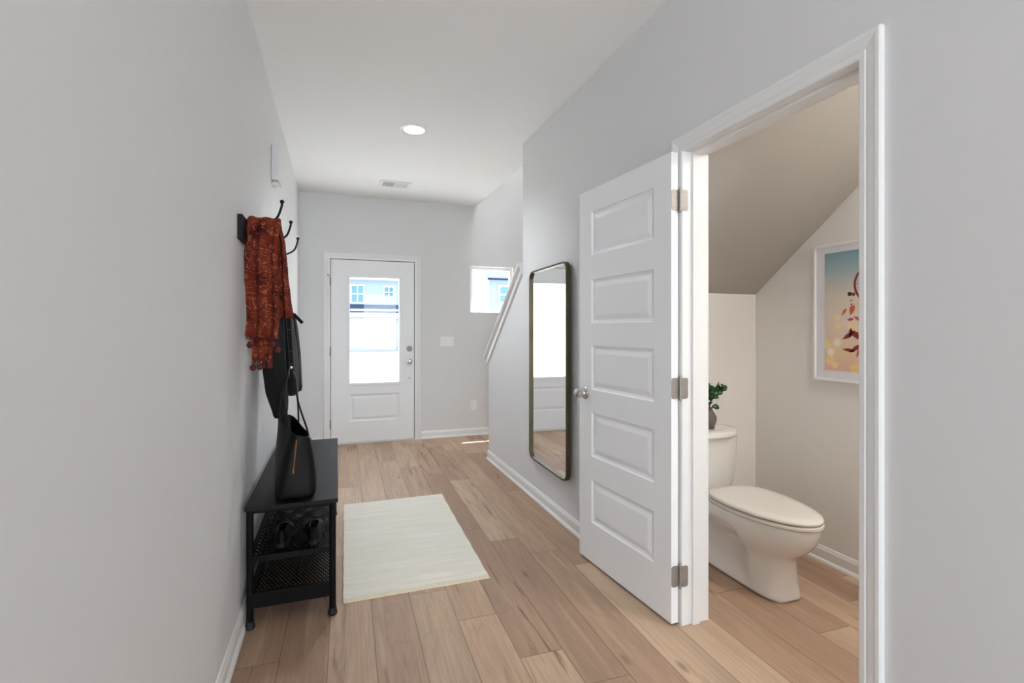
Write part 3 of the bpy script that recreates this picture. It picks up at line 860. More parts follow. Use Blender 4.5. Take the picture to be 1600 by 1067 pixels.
shoe(-0.235, 2.53, 0.3085, 'shoe', 'black leather shoe on the mesh shelf, nearer the wall')

# ---------------------------------------------------------------- tote bag
bagt = thing('tote_bag', 'black leather tote bag with brass zip standing on the bench', 'bag', (-0.18, 2.52, BZ))
def bagring(z, cx, cy, wx, wy, tilt=0.0, p=3.2, n=36, rot=None):
    rr = []
    rot = math.radians(4 + 15 * min(1, max(0, (z - BZ) / 0.3)))
    for k in range(n):
        q = 2 * PI * k / n; c_, s_ = math.cos(q), math.sin(q)
        a = wx * (abs(c_) ** (2 / p)) * (1 if c_ > 0 else -1); b_ = wy * (abs(s_) ** (2 / p)) * (1 if s_ > 0 else -1)
        zz = z + tilt * 0.4 * (-a / max(wx, 1e-3)) + tilt * (b_ / wy)
        x = cx + a * math.cos(rot) - b_ * math.sin(rot); y = cy + a * math.sin(rot) + b_ * math.cos(rot)
        nn = noise.noise(Vector((x * 14, y * 14, zz * 11))) * 0.006 * min(1, (z - BZ) * 8)
        rr.append((x + nn, y - abs(nn) * 0.5 + nn * 0.5, zz))
    return rr
prof = [(0.001, -0.182, 2.500, 0.078, 0.130, 0.0, 6), (0.010, -0.182, 2.500, 0.086, 0.138, 0.0, 6), (0.05, -0.182, 2.503, 0.088, 0.141, 0.0, 5),
        (0.12, -0.184, 2.508, 0.081, 0.143, 0.004, 4.5), (0.20, -0.187, 2.516, 0.067, 0.146, 0.012, 4.2), (0.26, -0.190, 2.522, 0.053, 0.150, 0.022, 4.0), (0.300, -0.192, 2.528, 0.043, 0.152, 0.030, 3.8), (0.308, -0.192, 2.528, 0.040, 0.149, 0.030, 3.8)]
rings = [bagring(BZ + a, b_, c_, d_, e_, f_, g_) for a, b_, c_, d_, e_, f_, g_ in prof]
rings += [bagring(BZ + 0.298, -0.192, 2.528, 0.033, 0.140, 0.028, 3.8), bagring(BZ + 0.20, -0.19, 2.52, 0.03, 0.12, 0.01, 2.8)]
MB().loft(rings).build('body', M['leather'], bagt, smooth=True, subsurf=1)
def strap(pts, w, t, name):
    # flat strap: smooth path
    pts = [Vector(p) for p in pts]; P = []
    for i in range(len(pts) - 1):
        p0 = pts[max(i - 1, 0)]; p1 = pts[i]; p2 = pts[i + 1]; p3 = pts[min(i + 2, len(pts) - 1)]
        for k in range(8):
            s = k / 8
            P.append(0.5 * ((2 * p1) + (-p0 + p2) * s + (2 * p0 - 5 * p1 + 4 * p2 - p3) * s * s + (-p0 + 3 * p1 - 3 * p2 + p3) * s ** 3))
    P.append(pts[-1])
    rings = []
    for i, p in enumerate(P):
        a = P[max(i - 1, 0)]; b_ = P[min(i + 1, len(P) - 1)]; d = (b_ - a).normalized()
        n = Vector((1, 0, 0)); side = n.cross(d).normalized(); n = d.cross(side)
        rings.append([p + side * w * c0 + n * t * c1 for c0, c1 in ((-1, -.6), (-.7, -1), (.7, -1), (1, -.6), (1, .6), (.7, 1), (-.7, 1), (-1, .6))])
    MB().loft(rings).build(name, M['leather'], bagt, smooth=True)
strap([(-0.206, 2.455, 0.76), (-0.210, 2.46, 0.84), (-0.222, 2.455, 0.98), (-0.215, 2.51, 1.065), (-0.214, 2.545, 1.075), (-0.220, 2.58, 1.05), (-0.250, 2.595, 0.96), (-0.262, 2.61, 0.87), (-0.262, 2.615, 0.80)], 0.010, 0.0035, 'handle')
strap([(-0.124, 2.475, 0.74), (-0.128, 2.475, 0.80), (-0.165, 2.465, 0.93), (-0.192, 2.52, 1.05), (-0.197, 2.545, 1.065), (-0.190, 2.57, 1.05), (-0.180, 2.61, 0.93), (-0.178, 2.635, 0.84), (-0.178, 2.64, 0.80)], 0.009, 0.0035, 'handle')
b = MB(); b.tube([(-0.180, 2.361, 0.655), (-0.174, 2.3655, 0.72), (-0.168, 2.371, 0.785)], 0.0022, 8)
b.tube([(-0.180, 2.3605, 0.658), (-0.181, 2.360, 0.642)], 0.0038, 8)
b.build('zip', M['gold'], bagt, smooth=True)['label'] = 'brass coloured zip line'
for cx, cy, cz in ((-0.165, 2.398, 0.785), (-0.118, 2.412, 0.775)):
    b = MB(); b.tube([(cx + 0.008 * math.cos(q) , cy - 0.002, cz + 0.012 * math.sin(q)) for q in [2 * PI * k / 16 for k in range(8)]], 0.0024, 8)
    b.build('handle_loop', M['gold'], bagt, smooth=True)

# ---------------------------------------------------------------- hook rack
rack = thing('coat_rack', 'black wall-mounted coat rack with curved iron hooks above the bench', 'coat rack', (XL, 2.9, 1.69))
MB().box(XL + 0.0005, XL + 0.020, 2.285, 3.52, 1.642, 1.744).build('board', M['blackwood'], rack, bevel=0.002)
def arc_path(pts, n=7):
    P = []; pts = [Vector(p) for p in pts]
    for i in range(len(pts) - 1):
        p0 = pts[max(i - 1, 0)]; p1 = pts[i]; p2 = pts[i + 1]; p3 = pts[min(i + 2, len(pts) - 1)]
        for k in range(n):
            s = k / n
            P.append(0.5 * ((2 * p1) + (-p0 + p2) * s + (2 * p0 - 5 * p1 + 4 * p2 - p3) * s * s + (-p0 + 3 * p1 - 3 * p2 + p3) * s ** 3))
    P.append(pts[-1]); return P
for hy in (2.40, 2.84, 3.335):
    x0 = XL + 0.020
    b = MB()
    b.box(x0, x0 + 0.005, hy - 0.013, hy + 0.013, 1.655, 1.735)
    b.tube(arc_path([(x0 + 0.004, hy, 1.722), (x0 + 0.05, hy, 1.728), (x0 + 0.090, hy, 1.742), (x0 + 0.118, hy, 1.765), (x0 + 0.134, hy, 1.81), (x0 + 0.136, hy, 1.828)]), 0.0052, 10)
    b.ball((x0 + 0.1365, hy, 1.833), 0.0095, 14, 10)
    b.tube(arc_path([(x0 + 0.004, hy, 1.668), (x0 + 0.03, hy, 1.652), (x0 + 0.055, hy, 1.656), (x0 + 0.066, hy, 1.672)]), 0.0045, 10)
    b.ball((x0 + 0.067, hy, 1.676), 0.0075, 14, 10)
    b.build('hook', M['hookblack'], rack, smooth=True)

# ---------------------------------------------------------------- scarf
scarf = thing('paisley_scarf', 'rust red paisley scarf with pom-poms hanging from the nearest coat hook', 'scarf', (-0.31, 2.40, 1.72))
def cloth_strip(name, left, right, ytop, ybot, zs, folds, amp, thick=0.010, seed=0, hem=0.0, n=44, bulge=0.0):
    """hanging cloth: left/right are lists of x at the z-levels zs (top to bottom)"""
    def lerp(lst, s):
        f = s * (len(lst) - 1); i = min(int(f), len(lst) - 2); t = f - i; t = t * t * (3 - 2 * t)
        return lst[i] * (1 - t) + lst[i + 1] * t
    R = 46; rings = []
    for i in range(R + 1):
        s = i / R; z = lerp([zs[0], zs[-1]], 0) * (1 - s) + zs[-1] * s
        xa, xb = lerp(left, s), lerp(right, s); yc = ytop * (1 - s) + ybot * s
        front, back = [], []
        for k in range(n + 1):
            u = k / n
            w = 0.0
            for (fq, ph, am, dr) in folds: w += am * math.sin(fq * u * 2 * PI + ph + dr * s * 3)
            w += 0.35 * noise.noise(Vector((u * 4 + seed, s * 5, seed)))
            rnd_ = math.sqrt(max(0.0, 1 - (2 * u - 1) ** 6))
            grow = amp * (0.55 + 0.7 * s)
            y = yc - w * grow - bulge * rnd_ * math.sin(min(1, s * 6) * PI / 2)
            x = xa + (xb - xa) * u + 0.25 * amp * noise.noise(Vector((u * 3, s * 7, seed + 5)))
            zz = z + (0.006 * math.sin(u * 17 + seed) + 0.004 * math.sin(u * 31)) * (1 if i == R else s)
            front.append((x, y - thick * 0.5 * rnd_, zz)); back.append((x, y + thick * 0.5 * rnd_ + 0.001, zz))
        rings.append(front + back[::-1])
    return MB().loft(rings).build(name, M['scarf'], scarf, smooth=True, ang=180)
F1 = [(2.15, 0.9, 1.15, 0.3), (4.6, 1.9, 0.3, -0.3)]
# over-the-hook roll, front drop, rear drop, right-hand tail
b = MB()
rings = []
for i in range(20):
    x = -0.362 + 0.128 * i / 19
    rr = 0.0235 + 0.0012 * math.sin(i * 0.8) + (0.0 if 0 < i < 19 else -0.005)
    rings.append([(x, 2.400 + rr * 1.1 * math.sin(q), 1.736 + 0.002 * math.sin(i * .7) + rr * math.cos(q)) for q in [2 * PI * k / 16 for k in range(16)]])
MB().loft(rings).build('fold_over_hook', M['scarf'], scarf, smooth=True, ang=180)
cloth_strip('front_drop', [-0.362, -0.366, -0.374, -0.371, -0.366, -0.362, -0.368], [-0.232, -0.240, -0.243, -0.240, -0.238, -0.236, -0.240], 2.384, 2.372, [1.748, 1.238], F1, 0.012, 0.022, 1, bulge=0.006)
cloth_strip('rear_drop', [-0.345, -0.345, -0.350, -0.348], [-0.250, -0.255, -0.262, -0.268], 2.418, 2.412, [1.735, 1.135], [(2.2, 1.0, 0.7, 0.3)], 0.010, 0.018, 4)
cloth_strip('side_tail', [-0.262, -0.250, -0.247, -0.245, -0.250], [-0.232, -0.215, -0.208, -0.198, -0.186], 2.405, 2.440, [1.735, 1.325], [(1.6, 0.6, 0.9, 0.5)], 0.012, 0.026, 9, bulge=0.004)
for (x, y, z) in ((-0.352, 2.372, 1.205), (-0.262, 2.368, 1.208), (-0.245, 2.385, 1.182), (-0.345, 2.412, 1.105), (-0.318, 2.405, 1.108), (-0.308, 2.418, 1.112), (-0.280, 2.412, 1.112)):
    b = MB(); b.tube([(x, y, z + 0.04), (x, y, z)], 0.0016, 6)
    b.ball((x, y, z), 0.0125, 18, 12, sc=(1, 1, 1.1), jit=0.10)
    b.build('pom_pom', M['pom'], scarf, smooth=True)
rg = random.Random(3)
for n_, xa, w_, yy, za, zb in ((46, -0.366, 0.126, 2.366, 1.243, 1.226), (28, -0.347, 0.078, 2.405, 1.140, 1.124)):
    b = MB()
    b.box(xa, xa + w_, yy - 0.002, yy + 0.002, za - 0.002, za + 0.004)
    for i in range(n_):
        x = xa + w_ * i / (n_ - 1)
        b.tube([(x, yy, za), (x + rg.uniform(-.002, .002), yy, zb + rg.uniform(-.003, .003))], 0.0011, 5)
    b.build('fringe', M['pom'], scarf)

# ---------------------------------------------------------------- jacket
jk = thing('denim_jacket', 'black denim jacket with metal buttons hanging behind the rust scarf', 'jacket', (-0.27, 2.84, 1.72))
def body_loft(name, secs, seed, p=2.4, n=40, wr=0.012, m='denim', sub=5):
    # secs: (z, xl, xr, yc, hy) top to bottom
    rings = []
    def lerp(a, b_, t): return [a[i] * (1 - t) + b_[i] * t for i in range(5)]
    full = []
    for i in range(len(secs) - 1):
        for k in range(sub): full.append(lerp(secs[i], secs[i + 1], k / sub))
    full.append(secs[-1])
    for z, xl, xr, yc, hy in full:
        cx, wx = (xl + xr) / 2, (xr - xl) / 2; rr = []
        for k in range(n):
            q = 2 * PI * k / n; c_, s_ = math.cos(q), math.sin(q)
            a = wx * (abs(c_) ** (2 / p)) * (1 if c_ > 0 else -1); b_ = hy * (abs(s_) ** (2 / p)) * (1 if s_ > 0 else -1)
            d = noise.noise(Vector((q * 2.2 + seed, z * 6, seed))) + 0.6 * math.sin(q * 5 + seed + z * 4)
            k_ = 1 + wr * d / max(wx, 0.02)
            rr.append((cx + a * (1 + (k_ - 1) * 0.35), yc + b_ * k_, z))
        rings.append(rr)
    return MB().loft(rings).build(name, M[m], jk, smooth=True, ang=180)
body_loft('body', [(1.745, -0.33, -0.27, 2.84, 0.03), (1.70, -0.355, -0.255, 2.84, 0.06), (1.60, -0.362, -0.245, 2.84, 0.10), (1.45, -0.362, -0.236, 2.84, 0.12), (1.30, -0.362, -0.216, 2.84, 0.125),
                   (1.18, -0.358, -0.203, 2.84, 0.12), (1.08, -0.352, -0.195, 2.84, 0.11), (1.00, -0.335, -0.192, 2.85, 0.09), (0.94, -0.325, -0.194, 2.86, 0.07), (0.925, -0.30, -0.205, 2.86, 0.05)], 2.0)
body_loft('sleeve', [(1.60, -0.345, -0.26, 2.735, 0.03), (1.45, -0.350, -0.25, 2.715, 0.045), (1.25, -0.348, -0.245, 2.705, 0.05), (1.08, -0.344, -0.238, 2.70, 0.05), (0.96, -0.330, -0.232, 2.70, 0.046), (0.92, -0.318, -0.230, 2.70, 0.042),
                     (0.88, -0.305, -0.231, 2.70, 0.04), (0.845, -0.296, -0.234, 2.70, 0.036), (0.835, -0.288, -0.240, 2.70, 0.03)], 5.0, wr=0.006)
body_loft('sleeve', [(1.36, -0.232, -0.214, 2.90, 0.02), (1.30, -0.234, -0.204, 2.92, 0.035), (1.15, -0.230, -0.188, 2.92, 0.045), (1.05, -0.226, -0.183, 2.92, 0.042), (0.96, -0.220, -0.178, 2.92, 0.038), (0.94, -0.213, -0.182, 2.92, 0.03)], 8.0, wr=0.005)
# button placket: a folded front edge facing the camera
b = MB(); P = [(-0.231, 2.718, 1.36), (-0.224, 2.716, 1.25), (-0.216, 2.716, 1.12), (-0.214, 2.722, 1.02)]
pp = arc_path(P, 6)
b.loft([[(p.x - 0.012, p.y - 0.004, p.z), (p.x - 0.010, p.y - 0.010, p.z), (p.x + 0.010, p.y - 0.010, p.z), (p.x + 0.012, p.y - 0.004, p.z), (p.x + 0.012, p.y + 0.02, p.z), (p.x - 0.012, p.y + 0.02, p.z)] for p in pp])
pk = b.build('placket', M['denim'], jk, smooth=True)
for off in (-0.010, 0.010):
    MB().tube([(p.x + off, p.y - 0.0105, p.z) for p in pp], 0.0009, 6).build('stitching', M['seam'], pk)
for i in (5, 10, 13):
    p = pp[i]; MB().box(p.x - 0.011, p.x + 0.011, p.y - 0.0118, p.y - 0.0095, p.z - 0.0014, p.z + 0.0014).build('buttonhole', M['seam'], pk)
p = pp[14]
MB().lathe([(0.008, 0), (0.008, -0.003), (0.004, -0.005)], (p.x - 0.002, p.y - 0.010, p.z), 'y', 18).build('button', M['chrome'], pk, smooth=True)
b = MB().box(-0.008, 0.008, -0.002, 0.002, -0.03, 0.03, T=Matrix.Translation((-0.186, 2.74, 1.325)) @ Matrix.Rotation(math.radians(-42), 4, 'Y'))
b.build('hang_loop', M['denim'], jk)

# ---------------------------------------------------------------- toilet
TX, TY = 2.005, YP - 0.004
toilet = thing('toilet', 'white porcelain toilet with its lid down in the powder room', 'toilet', (TX, TY - 0.4, 0))
def tw(x, f, z): return (TX + x, TY - f, z)
NR = 112
def egg(fb, ff, hw, z, fc=None, pb=2.6, pf=2.0, mod=None):
    fc = fb + (ff - fb) * 0.48 if fc is None else fc
    rr = []
    for k in range(NR):
        q = 2 * PI * k / NR; c_, s_ = math.cos(q), math.sin(q)
        p = pf if c_ > 0 else pb
        f = fc + (ff - fc if c_ > 0 else fc - fb) * (abs(c_) ** (2 / p)) * (1 if c_ > 0 else -1)
        x = hw * (abs(s_) ** (2 / p)) * (1 if s_ > 0 else -1)
        if mod: x *= mod(f, z)
        rr.append(tw(x, f, z))
    return rr
def modw(f, z):
    # trapway hollow behind the front column
    if z < 0.03 or z > 0.30: return 1.0
    st = lambda a, b_, v: max(0.0, min(1.0, (v - a) / (b_ - a))) ** 2 * (3 - 2 * max(0.0, min(1.0, (v - a) / (b_ - a))))
    k = (1 - st(0.495, 0.545, f)) * st(0.10, 0.22, f) * min(1, (z - 0.03) / 0.02) * min(1, (0.30 - z) / 0.09)
    return 1 - 0.40 * k
bowl = [egg(0.12, 0.715, 0.112, 0.0, 0.56, 4.5, 2.6, modw), egg(0.12, 0.718, 0.114, 0.012, 0.56, 4.5, 2.6, modw), egg(0.13, 0.711, 0.109, 0.035, 0.56, 4.5, 2.6, modw),
        egg(0.13, 0.704, 0.106, 0.07, 0.55, 4, 2.6, modw), egg(0.12, 0.700, 0.104, 0.12, 0.54, 4, 2.6, modw), egg(0.11, 0.699, 0.104, 0.168, 0.53, 4, 2.5, modw),
        egg(0.10, 0.713, 0.113, 0.195, 0.52, 3.5, 2.3, modw), egg(0.09, 0.750, 0.136, 0.225, 0.51, 3.4, 2.1, modw), egg(0.07, 0.788, 0.157, 0.258, 0.50, 3.2, 2.05, modw),
        egg(0.05, 0.814, 0.172, 0.295, 0.49, 3.0, 2.0, modw), egg(0.03, 0.824, 0.176, 0.322, 0.48, 3.0, 2.0), egg(0.04, 0.826, 0.177, 0.331, 0.48, 3.0, 2.0), egg(0.19, 0.827, 0.178, 0.336, 0.49, 3.0, 2.0), egg(0.205, 0.828, 0.178, 0.362, 0.49, 3, 2.0), egg(0.212, 0.822, 0.173, 0.371, 0.49, 3, 2.0), egg(0.235, 0.80, 0.155, 0.373, 0.49, 3, 2.0)]
MB().loft(bowl).build('bowl', M['porcelain'], toilet, smooth=True, subsurf=1)
MB().loft([egg(0.285, 0.838, 0.180, 0.3745, 0.50, 3.0), egg(0.28, 0.842, 0.184, 0.378, 0.50, 3.0), egg(0.28, 0.842, 0.184, 0.388, 0.50, 3.0), egg(0.286, 0.836, 0.172, 0.392, 0.50, 3.0)]).build('seat_ring', M['seat'], toilet, smooth=True)
MB().loft([egg(0.280, 0.836, 0.176, 0.3965, 0.50, 3.0), egg(0.276, 0.840, 0.183, 0.400, 0.50, 3.0), egg(0.276, 0.840, 0.183, 0.408, 0.50, 3.0), egg(0.282, 0.832, 0.176, 0.414, 0.50, 3.0), egg(0.32, 0.78, 0.135, 0.418, 0.50, 3.0), egg(0.36, 0.68, 0.07, 0.4195, 0.50, 2.6)]).build('lid', M['seat'], toilet, smooth=True, ang=60)
for sx in (-0.075, 0.075):
    b = MB(); b.lathe([(0.012, -0.022), (0.013, -0.018), (0.013, 0.018), (0.012, 0.022)], tw(sx, 0.27, 0.388), 'x', 14)
    b.build('seat_hinge', M['seat'], toilet, smooth=True)
def tankring(fb, ff, hw, z, p=5.0, bow=0.02):
    rr = []
    for k in range(NR):
        q = 2 * PI * k / NR; c_, s_ = math.cos(q), math.sin(q)
        f0, fh = (fb + ff) / 2, (ff - fb) / 2
        x = hw * (abs(s_) ** (2 / p)) * (1 if s_ > 0 else -1)
        f = f0 + fh * (abs(c_) ** (2 / p)) * (1 if c_ > 0 else -1)
        if c_ > 0: f += bow * (1 - (x / hw) ** 2) - bow * 0.6
        rr.append(tw(x, f, z))
    return rr
MB().loft([tankring(0.03, 0.165, 0.155, 0.332), tankring(0.022, 0.180, 0.168, 0.342), tankring(0.02, 0.192, 0.178, 0.39), tankring(0.015, 0.208, 0.190, 0.54), tankring(0.014, 0.212, 0.196, 0.662), tankring(0.03, 0.19, 0.18, 0.664)]).build('tank', M['porcelain'], toilet, smooth=True, ang=50)
MB().loft([tankring(0.012, 0.222, 0.210, 0.6645, 2.9, 0.05), tankring(0.008, 0.230, 0.217, 0.669, 2.9, 0.05), tankring(0.008, 0.230, 0.217, 0.688, 2.9, 0.05), tankring(0.014, 0.222, 0.210, 0.697, 2.9, 0.05), tankring(0.05, 0.18, 0.16, 0.700, 3.4, 0.03)]).build('tank_lid', M['porcelain'], toilet, smooth=True, ang=60)
b = MB(); b.lathe([(0.014, 0), (0.014, -0.008), (0.008, -0.014)], tw(-0.14, 0.203, 0.61), 'y', 16)
b.tube([tw(-0.14, 0.222, 0.61), tw(-0.075, 0.226, 0.605)], [0.006, 0.0075], 10)
b.build('flush_lever', M['chrome'], toilet, smooth=True)
for sx in (-0.075, 0.075):
    pass

# ---------------------------------------------------------------- vase + branch on the tank lid
VX, VY, VZ = 2.034, 2.335, 0.701
vs = MB()
prof = [(0.026, 0), (0.031, 0.003), (0.035, 0.02), (0.0385, 0.045), (0.037, 0.065), (0.030, 0.084), (0.022, 0.098), (0.019, 0.110), (0.0215, 0.118), (0.018, 0.118), (0.014, 0.105), (0.014, 0.05)]
rings = []
for r, z in prof:
    rings.append([(VX + r * (1 + 0.10 * math.sin(3 * q + z * 60)) * math.cos(q), VY + r * (1 + 0.10 * math.sin(3 * q + z * 60)) * math.sin(q), VZ + z) for q in [2 * PI * k / 36 for k in range(36)]])
o = MB().loft(rings).build('vase', M['vase'], smooth=True)
tag(o, 'small grey-brown organic stoneware vase on the toilet tank lid', 'vase')
br = thing('leafy_branch', 'dark green round-leaved branch standing in the small vase', 'plant', (VX, VY, VZ + 0.05))
rg = random.Random(5)
def leaf(c, d, size, m):
    # thick rounded leaf: c base, d direction
    d = Vector(d).normalized(); up = Vector((rg.uniform(-.5, .5), -0.9 + rg.uniform(-.3, .3), rg.uniform(-.3, .6)))
    up = (up - d * up.dot(d)).normalized(); s = d.cross(up)
    rings = []
    N = 9
    for i in range(N + 1):
        t = i / N; w = size * 0.36 * math.sin(PI * min(1, t * 0.98 + 0.02)) ** 0.6 + 0.0008
        cpos = Vector(c) + d * size * t + up * size * 0.12 * math.sin(t * PI)
        th = 0.0011
        rings.append([cpos + s * w * a + up * (abs(a) * w * 0.30 + th * e) for a, e in ((-1, 0), (-0.5, 1), (0, 1), (0.5, 1), (1, 0), (0.5, -1), (0, -1), (-0.5, -1))])
    MB().loft(rings).build('leaf', M[m], br, smooth=True, ang=180)
for path, ls in (([(0, 0, 0.05), (0.004, 0, 0.13), (0.012, -0.01, 0.19), (0.035, -0.012, 0.235)], 12), ([(0, 0, 0.05), (0.006, 0, 0.13), (0.035, 0.0, 0.19), (0.082, -0.01, 0.222)], 11), ([(0, 0, 0.05), (-0.006, 0, 0.13), (-0.018, -0.005, 0.19), (-0.02, -0.01, 0.23)], 10)):
    pts = arc_path([(VX + a, VY + b_, VZ + c_) for a, b_, c_ in path], 6)
    MB().tube(pts, [0.0028 - 0.0016 * i / len(pts) for i in range(len(pts))], 8).build('stem', M['stem'], br, smooth=True)
    for j in range(ls):
        i = int(len(pts) * (0.50 + 0.5 * j / ls)); i = min(i, len(pts) - 1)
        sd = 1 if j % 2 else -1
        leaf(pts[i], (sd * rg.uniform(.5, 1) + 0.25, rg.uniform(-.5, .3), rg.uniform(-.15, .8)), rg.uniform(0.034, 0.044), 'leaf' if rg.random() < 0.4 else 'leafd')
    leaf(pts[-1], (pts[-1] - pts[-3]), 0.036, 'leaf')
leaf((VX + 0.006, VY - 0.015, VZ + 0.125), (0.7, -0.3, -0.15), 0.042, 'leafd')
leaf((VX + 0.002, VY - 0.012, VZ + 0.14), (-0.6, -0.3, 0.3), 0.036, 'leaf')

# ---------------------------------------------------------------- framed picture
def art_material():
    m = bpy.data.materials.new('pastel_print'); m.use_nodes = True
    nt = m.node_tree; b = nt.nodes['Principled BSDF']; L = nt.links
    tc = node(nt, 'ShaderNodeTexCoord'); sp = node(nt, 'ShaderNodeSeparateXYZ'); L.new(tc.outputs['Object'], sp.inputs[0])
    mr_ = node(nt, 'ShaderNodeMapRange'); L.new(sp.outputs[2], mr_.inputs[0]); mr_.inputs[1].default_value = 1.05; mr_.inputs[2].default_value = 1.685
    r = ramp(nt, [(0.0, srgb(222, 178, 168)), (0.15, srgb(222, 196, 160)), (0.4, srgb(218, 200, 190)), (0.62, srgb(212, 200, 186)), (0.8, srgb(168, 184, 188)), (1.0, srgb(112, 152, 168))])
    L.new(mr_.outputs[0], r.inputs[0]); c = r.outputs[0]
    spots = [(1.914, 1.335, .022, (238, 224, 120)), (1.907, 1.290, .022, (240, 224, 110)), (1.911, 1.202, .024, (248, 240, 236)), (1.947, 1.150, .024, (252, 246, 240)), (1.951, 1.105, .03, (238, 220, 130)),
             (1.817, 1.067, .03, (244, 220, 70)), (1.921, 1.080, .02, (246, 228, 120)), (1.825, 1.29, .04, (236, 220, 150)), (1.70, 1.15, .05, (244, 224, 110)), (1.66, 1.30, .035, (240, 200, 150)), (1.975, 1.19, .03, (238, 222, 130)), (1.74, 1.10, .03, (250, 240, 220)), (1.60, 1.2, .04, (240, 226, 140))]
    for y, z, rad, col in spots:
        dn = node(nt, 'ShaderNodeVectorMath', operation='DISTANCE')
        cb = node(nt, 'ShaderNodeCombineXYZ'); L.new(sp.outputs[1], cb.inputs[1]); L.new(sp.outputs[2], cb.inputs[2])
        L.new(cb.outputs[0], dn.inputs[0]); dn.inputs[1].default_value = (0, y, z)
        mp = node(nt, 'ShaderNodeMapRange'); L.new(dn.outputs['Value'], mp.inputs[0]); mp.inputs[1].default_value = rad * 0.6; mp.inputs[2].default_value = rad * 1.1; mp.inputs[3].default_value = 0.5; mp.inputs[4].default_value = 0.0
        c = mixc(nt, mp.outputs[0], c, srgb(*col))
    L.new(c, b.inputs['Base Color']); b.inputs['Roughness'].default_value = 0.5
    return m
M['art'] = art_material()
M['feather'] = mat('feather_red_print', srgb(150, 46, 48), 0.6, var=0.5, vscale=60)
M['feather2'] = mat('feather_orange_print', srgb(206, 104, 62), 0.6, var=0.4, vscale=60)
M['feather3'] = mat('feather_pink_print', srgb(200, 92, 112), 0.6, var=0.4, vscale=60)
M['bead'] = mat('bead_dark_print', srgb(52, 40, 42), 0.5)
pic = thing('framed_picture', 'white-framed pastel print of hanging feathers on the powder room wall', 'picture', (XS, 1.77, 1.36))
fy0, fy1, fz0, fz1 = 1.49, 2.046, 0.995, 1.730
b = MB(); t = 0.013; xf = XS - 0.020
b.box(xf, XS - 0.0005, fy0, fy0 + t, fz0, fz1); b.box(xf, XS - 0.0005, fy1 - t, fy1, fz0, fz1)
b.box(xf, XS - 0.0005, fy0 + t, fy1 - t, fz0, fz0 + t); b.box(xf, XS - 0.0005, fy0 + t, fy1 - t, fz1 - t, fz1)
b.build('frame', M['picframe'], pic, bevel=0.001)
MB().box(XS - 0.012, XS - 0.004, fy0 + t, fy1 - t, fz0 + t, fz1 - t).build('mat_board', M['mat'], pic)
ax = XS - 0.0125
b = MB()
b.box(ax - 0.0002, ax + 0.0003, 1.555, 1.982, 1.052, 1.680, 0)
def feather_shape(cy, cz, ln, wd, angd, mi, notch=True):
    N = 9; up, lo = [], []
    for i in range(N + 1):
        t = i / N; w = wd * math.sin(PI * t ** 0.8) * (1 - 0.25 * (i % 2 if notch else 0))
        up.append((t * ln - ln / 2, w)); lo.append((t * ln - ln / 2, -w * 0.7))
    pts = up + lo[::-1]; a = math.radians(angd)
    pp_ = [(cy + p[0] * math.cos(a) - p[1] * math.sin(a), cz + p[0] * math.sin(a) + p[1] * math.cos(a)) for p in pts]
    b.prism(pp_, 'x', ax - 0.0008, ax - 0.0003, mi)
for args in ((1.872, 1.362, 0.045, 0.009, -55, 2), (1.828, 1.372, 0.055, 0.018, -70, 2), (1.838, 1.322, 0.035, 0.010, -10, 3), (1.800, 1.325, 0.05, 0.012, 30, 3),
             (1.850, 1.236, 0.070, 0.016, -28, 1), (1.815, 1.245, 0.075, 0.020, 40, 1), (1.838, 1.255, 0.05, 0.012, -80, 3), (1.848, 1.163, 0.070, 0.012, 8, 1), (1.812, 1.172, 0.075, 0.014, -35, 1), (1.79, 1.16, 0.07, 0.014, -60, 3),
             (1.76, 1.34, 0.07, 0.018, -80, 2), (1.72, 1.30, 0.08, 0.018, -95, 1), (1.76, 1.24, 0.08, 0.02, -90, 1), (1.69, 1.22, 0.09, 0.02, -85, 3), (1.65, 1.33, 0.07, 0.016, -70, 2)):
    feather_shape(*args)
cy, cz, R_ = 1.722, 1.50, 0.100
for q0 in range(0, 36):
    q = 2 * PI * q0 / 36; q2 = 2 * PI * (q0 + 1) / 36
    b.prism([(cy + R_ * math.cos(q), cz + R_ * math.sin(q)), (cy + R_ * math.cos(q2), cz + R_ * math.sin(q2)), (cy + (R_ - .012) * math.cos(q2), cz + (R_ - .012) * math.sin(q2)), (cy + (R_ - .012) * math.cos(q), cz + (R_ - .012) * math.sin(q))], 'x', ax - 0.0008, ax - 0.0003, 1)
for q0 in range(8):
    q = 2 * PI * q0 / 8; q2 = q + 2.2
    p1 = (cy + 0.09 * math.cos(q), cz + 0.09 * math.sin(q)); p2 = (cy + 0.09 * math.cos(q2), cz + 0.09 * math.sin(q2))
    b.prism([p1, (p1[0] + .0015, p1[1] + .0015), (p2[0] + .0015, p2[1] + .0015), p2], 'x', ax - 0.0008, ax - 0.0004, 3)
b.lathe([(0.011, 0), (0.011, 0.0005)], (ax - 0.0009, 1.842, 1.455), 'x', 14, 4); b.lathe([(0.009, 0), (0.009, 0.0005)], (ax - 0.0009, 1.822, 1.452), 'x', 14, 1)
for z_ in (1.42, 1.40, 1.385): b.lathe([(0.004, 0), (0.004, 0.0005)], (ax - 0.0009, 1.834, z_), 'x', 10, 1)
b.build('print', [M['art'], M['feather'], M['feather2'], M['feather3'], M['bead']], pic)

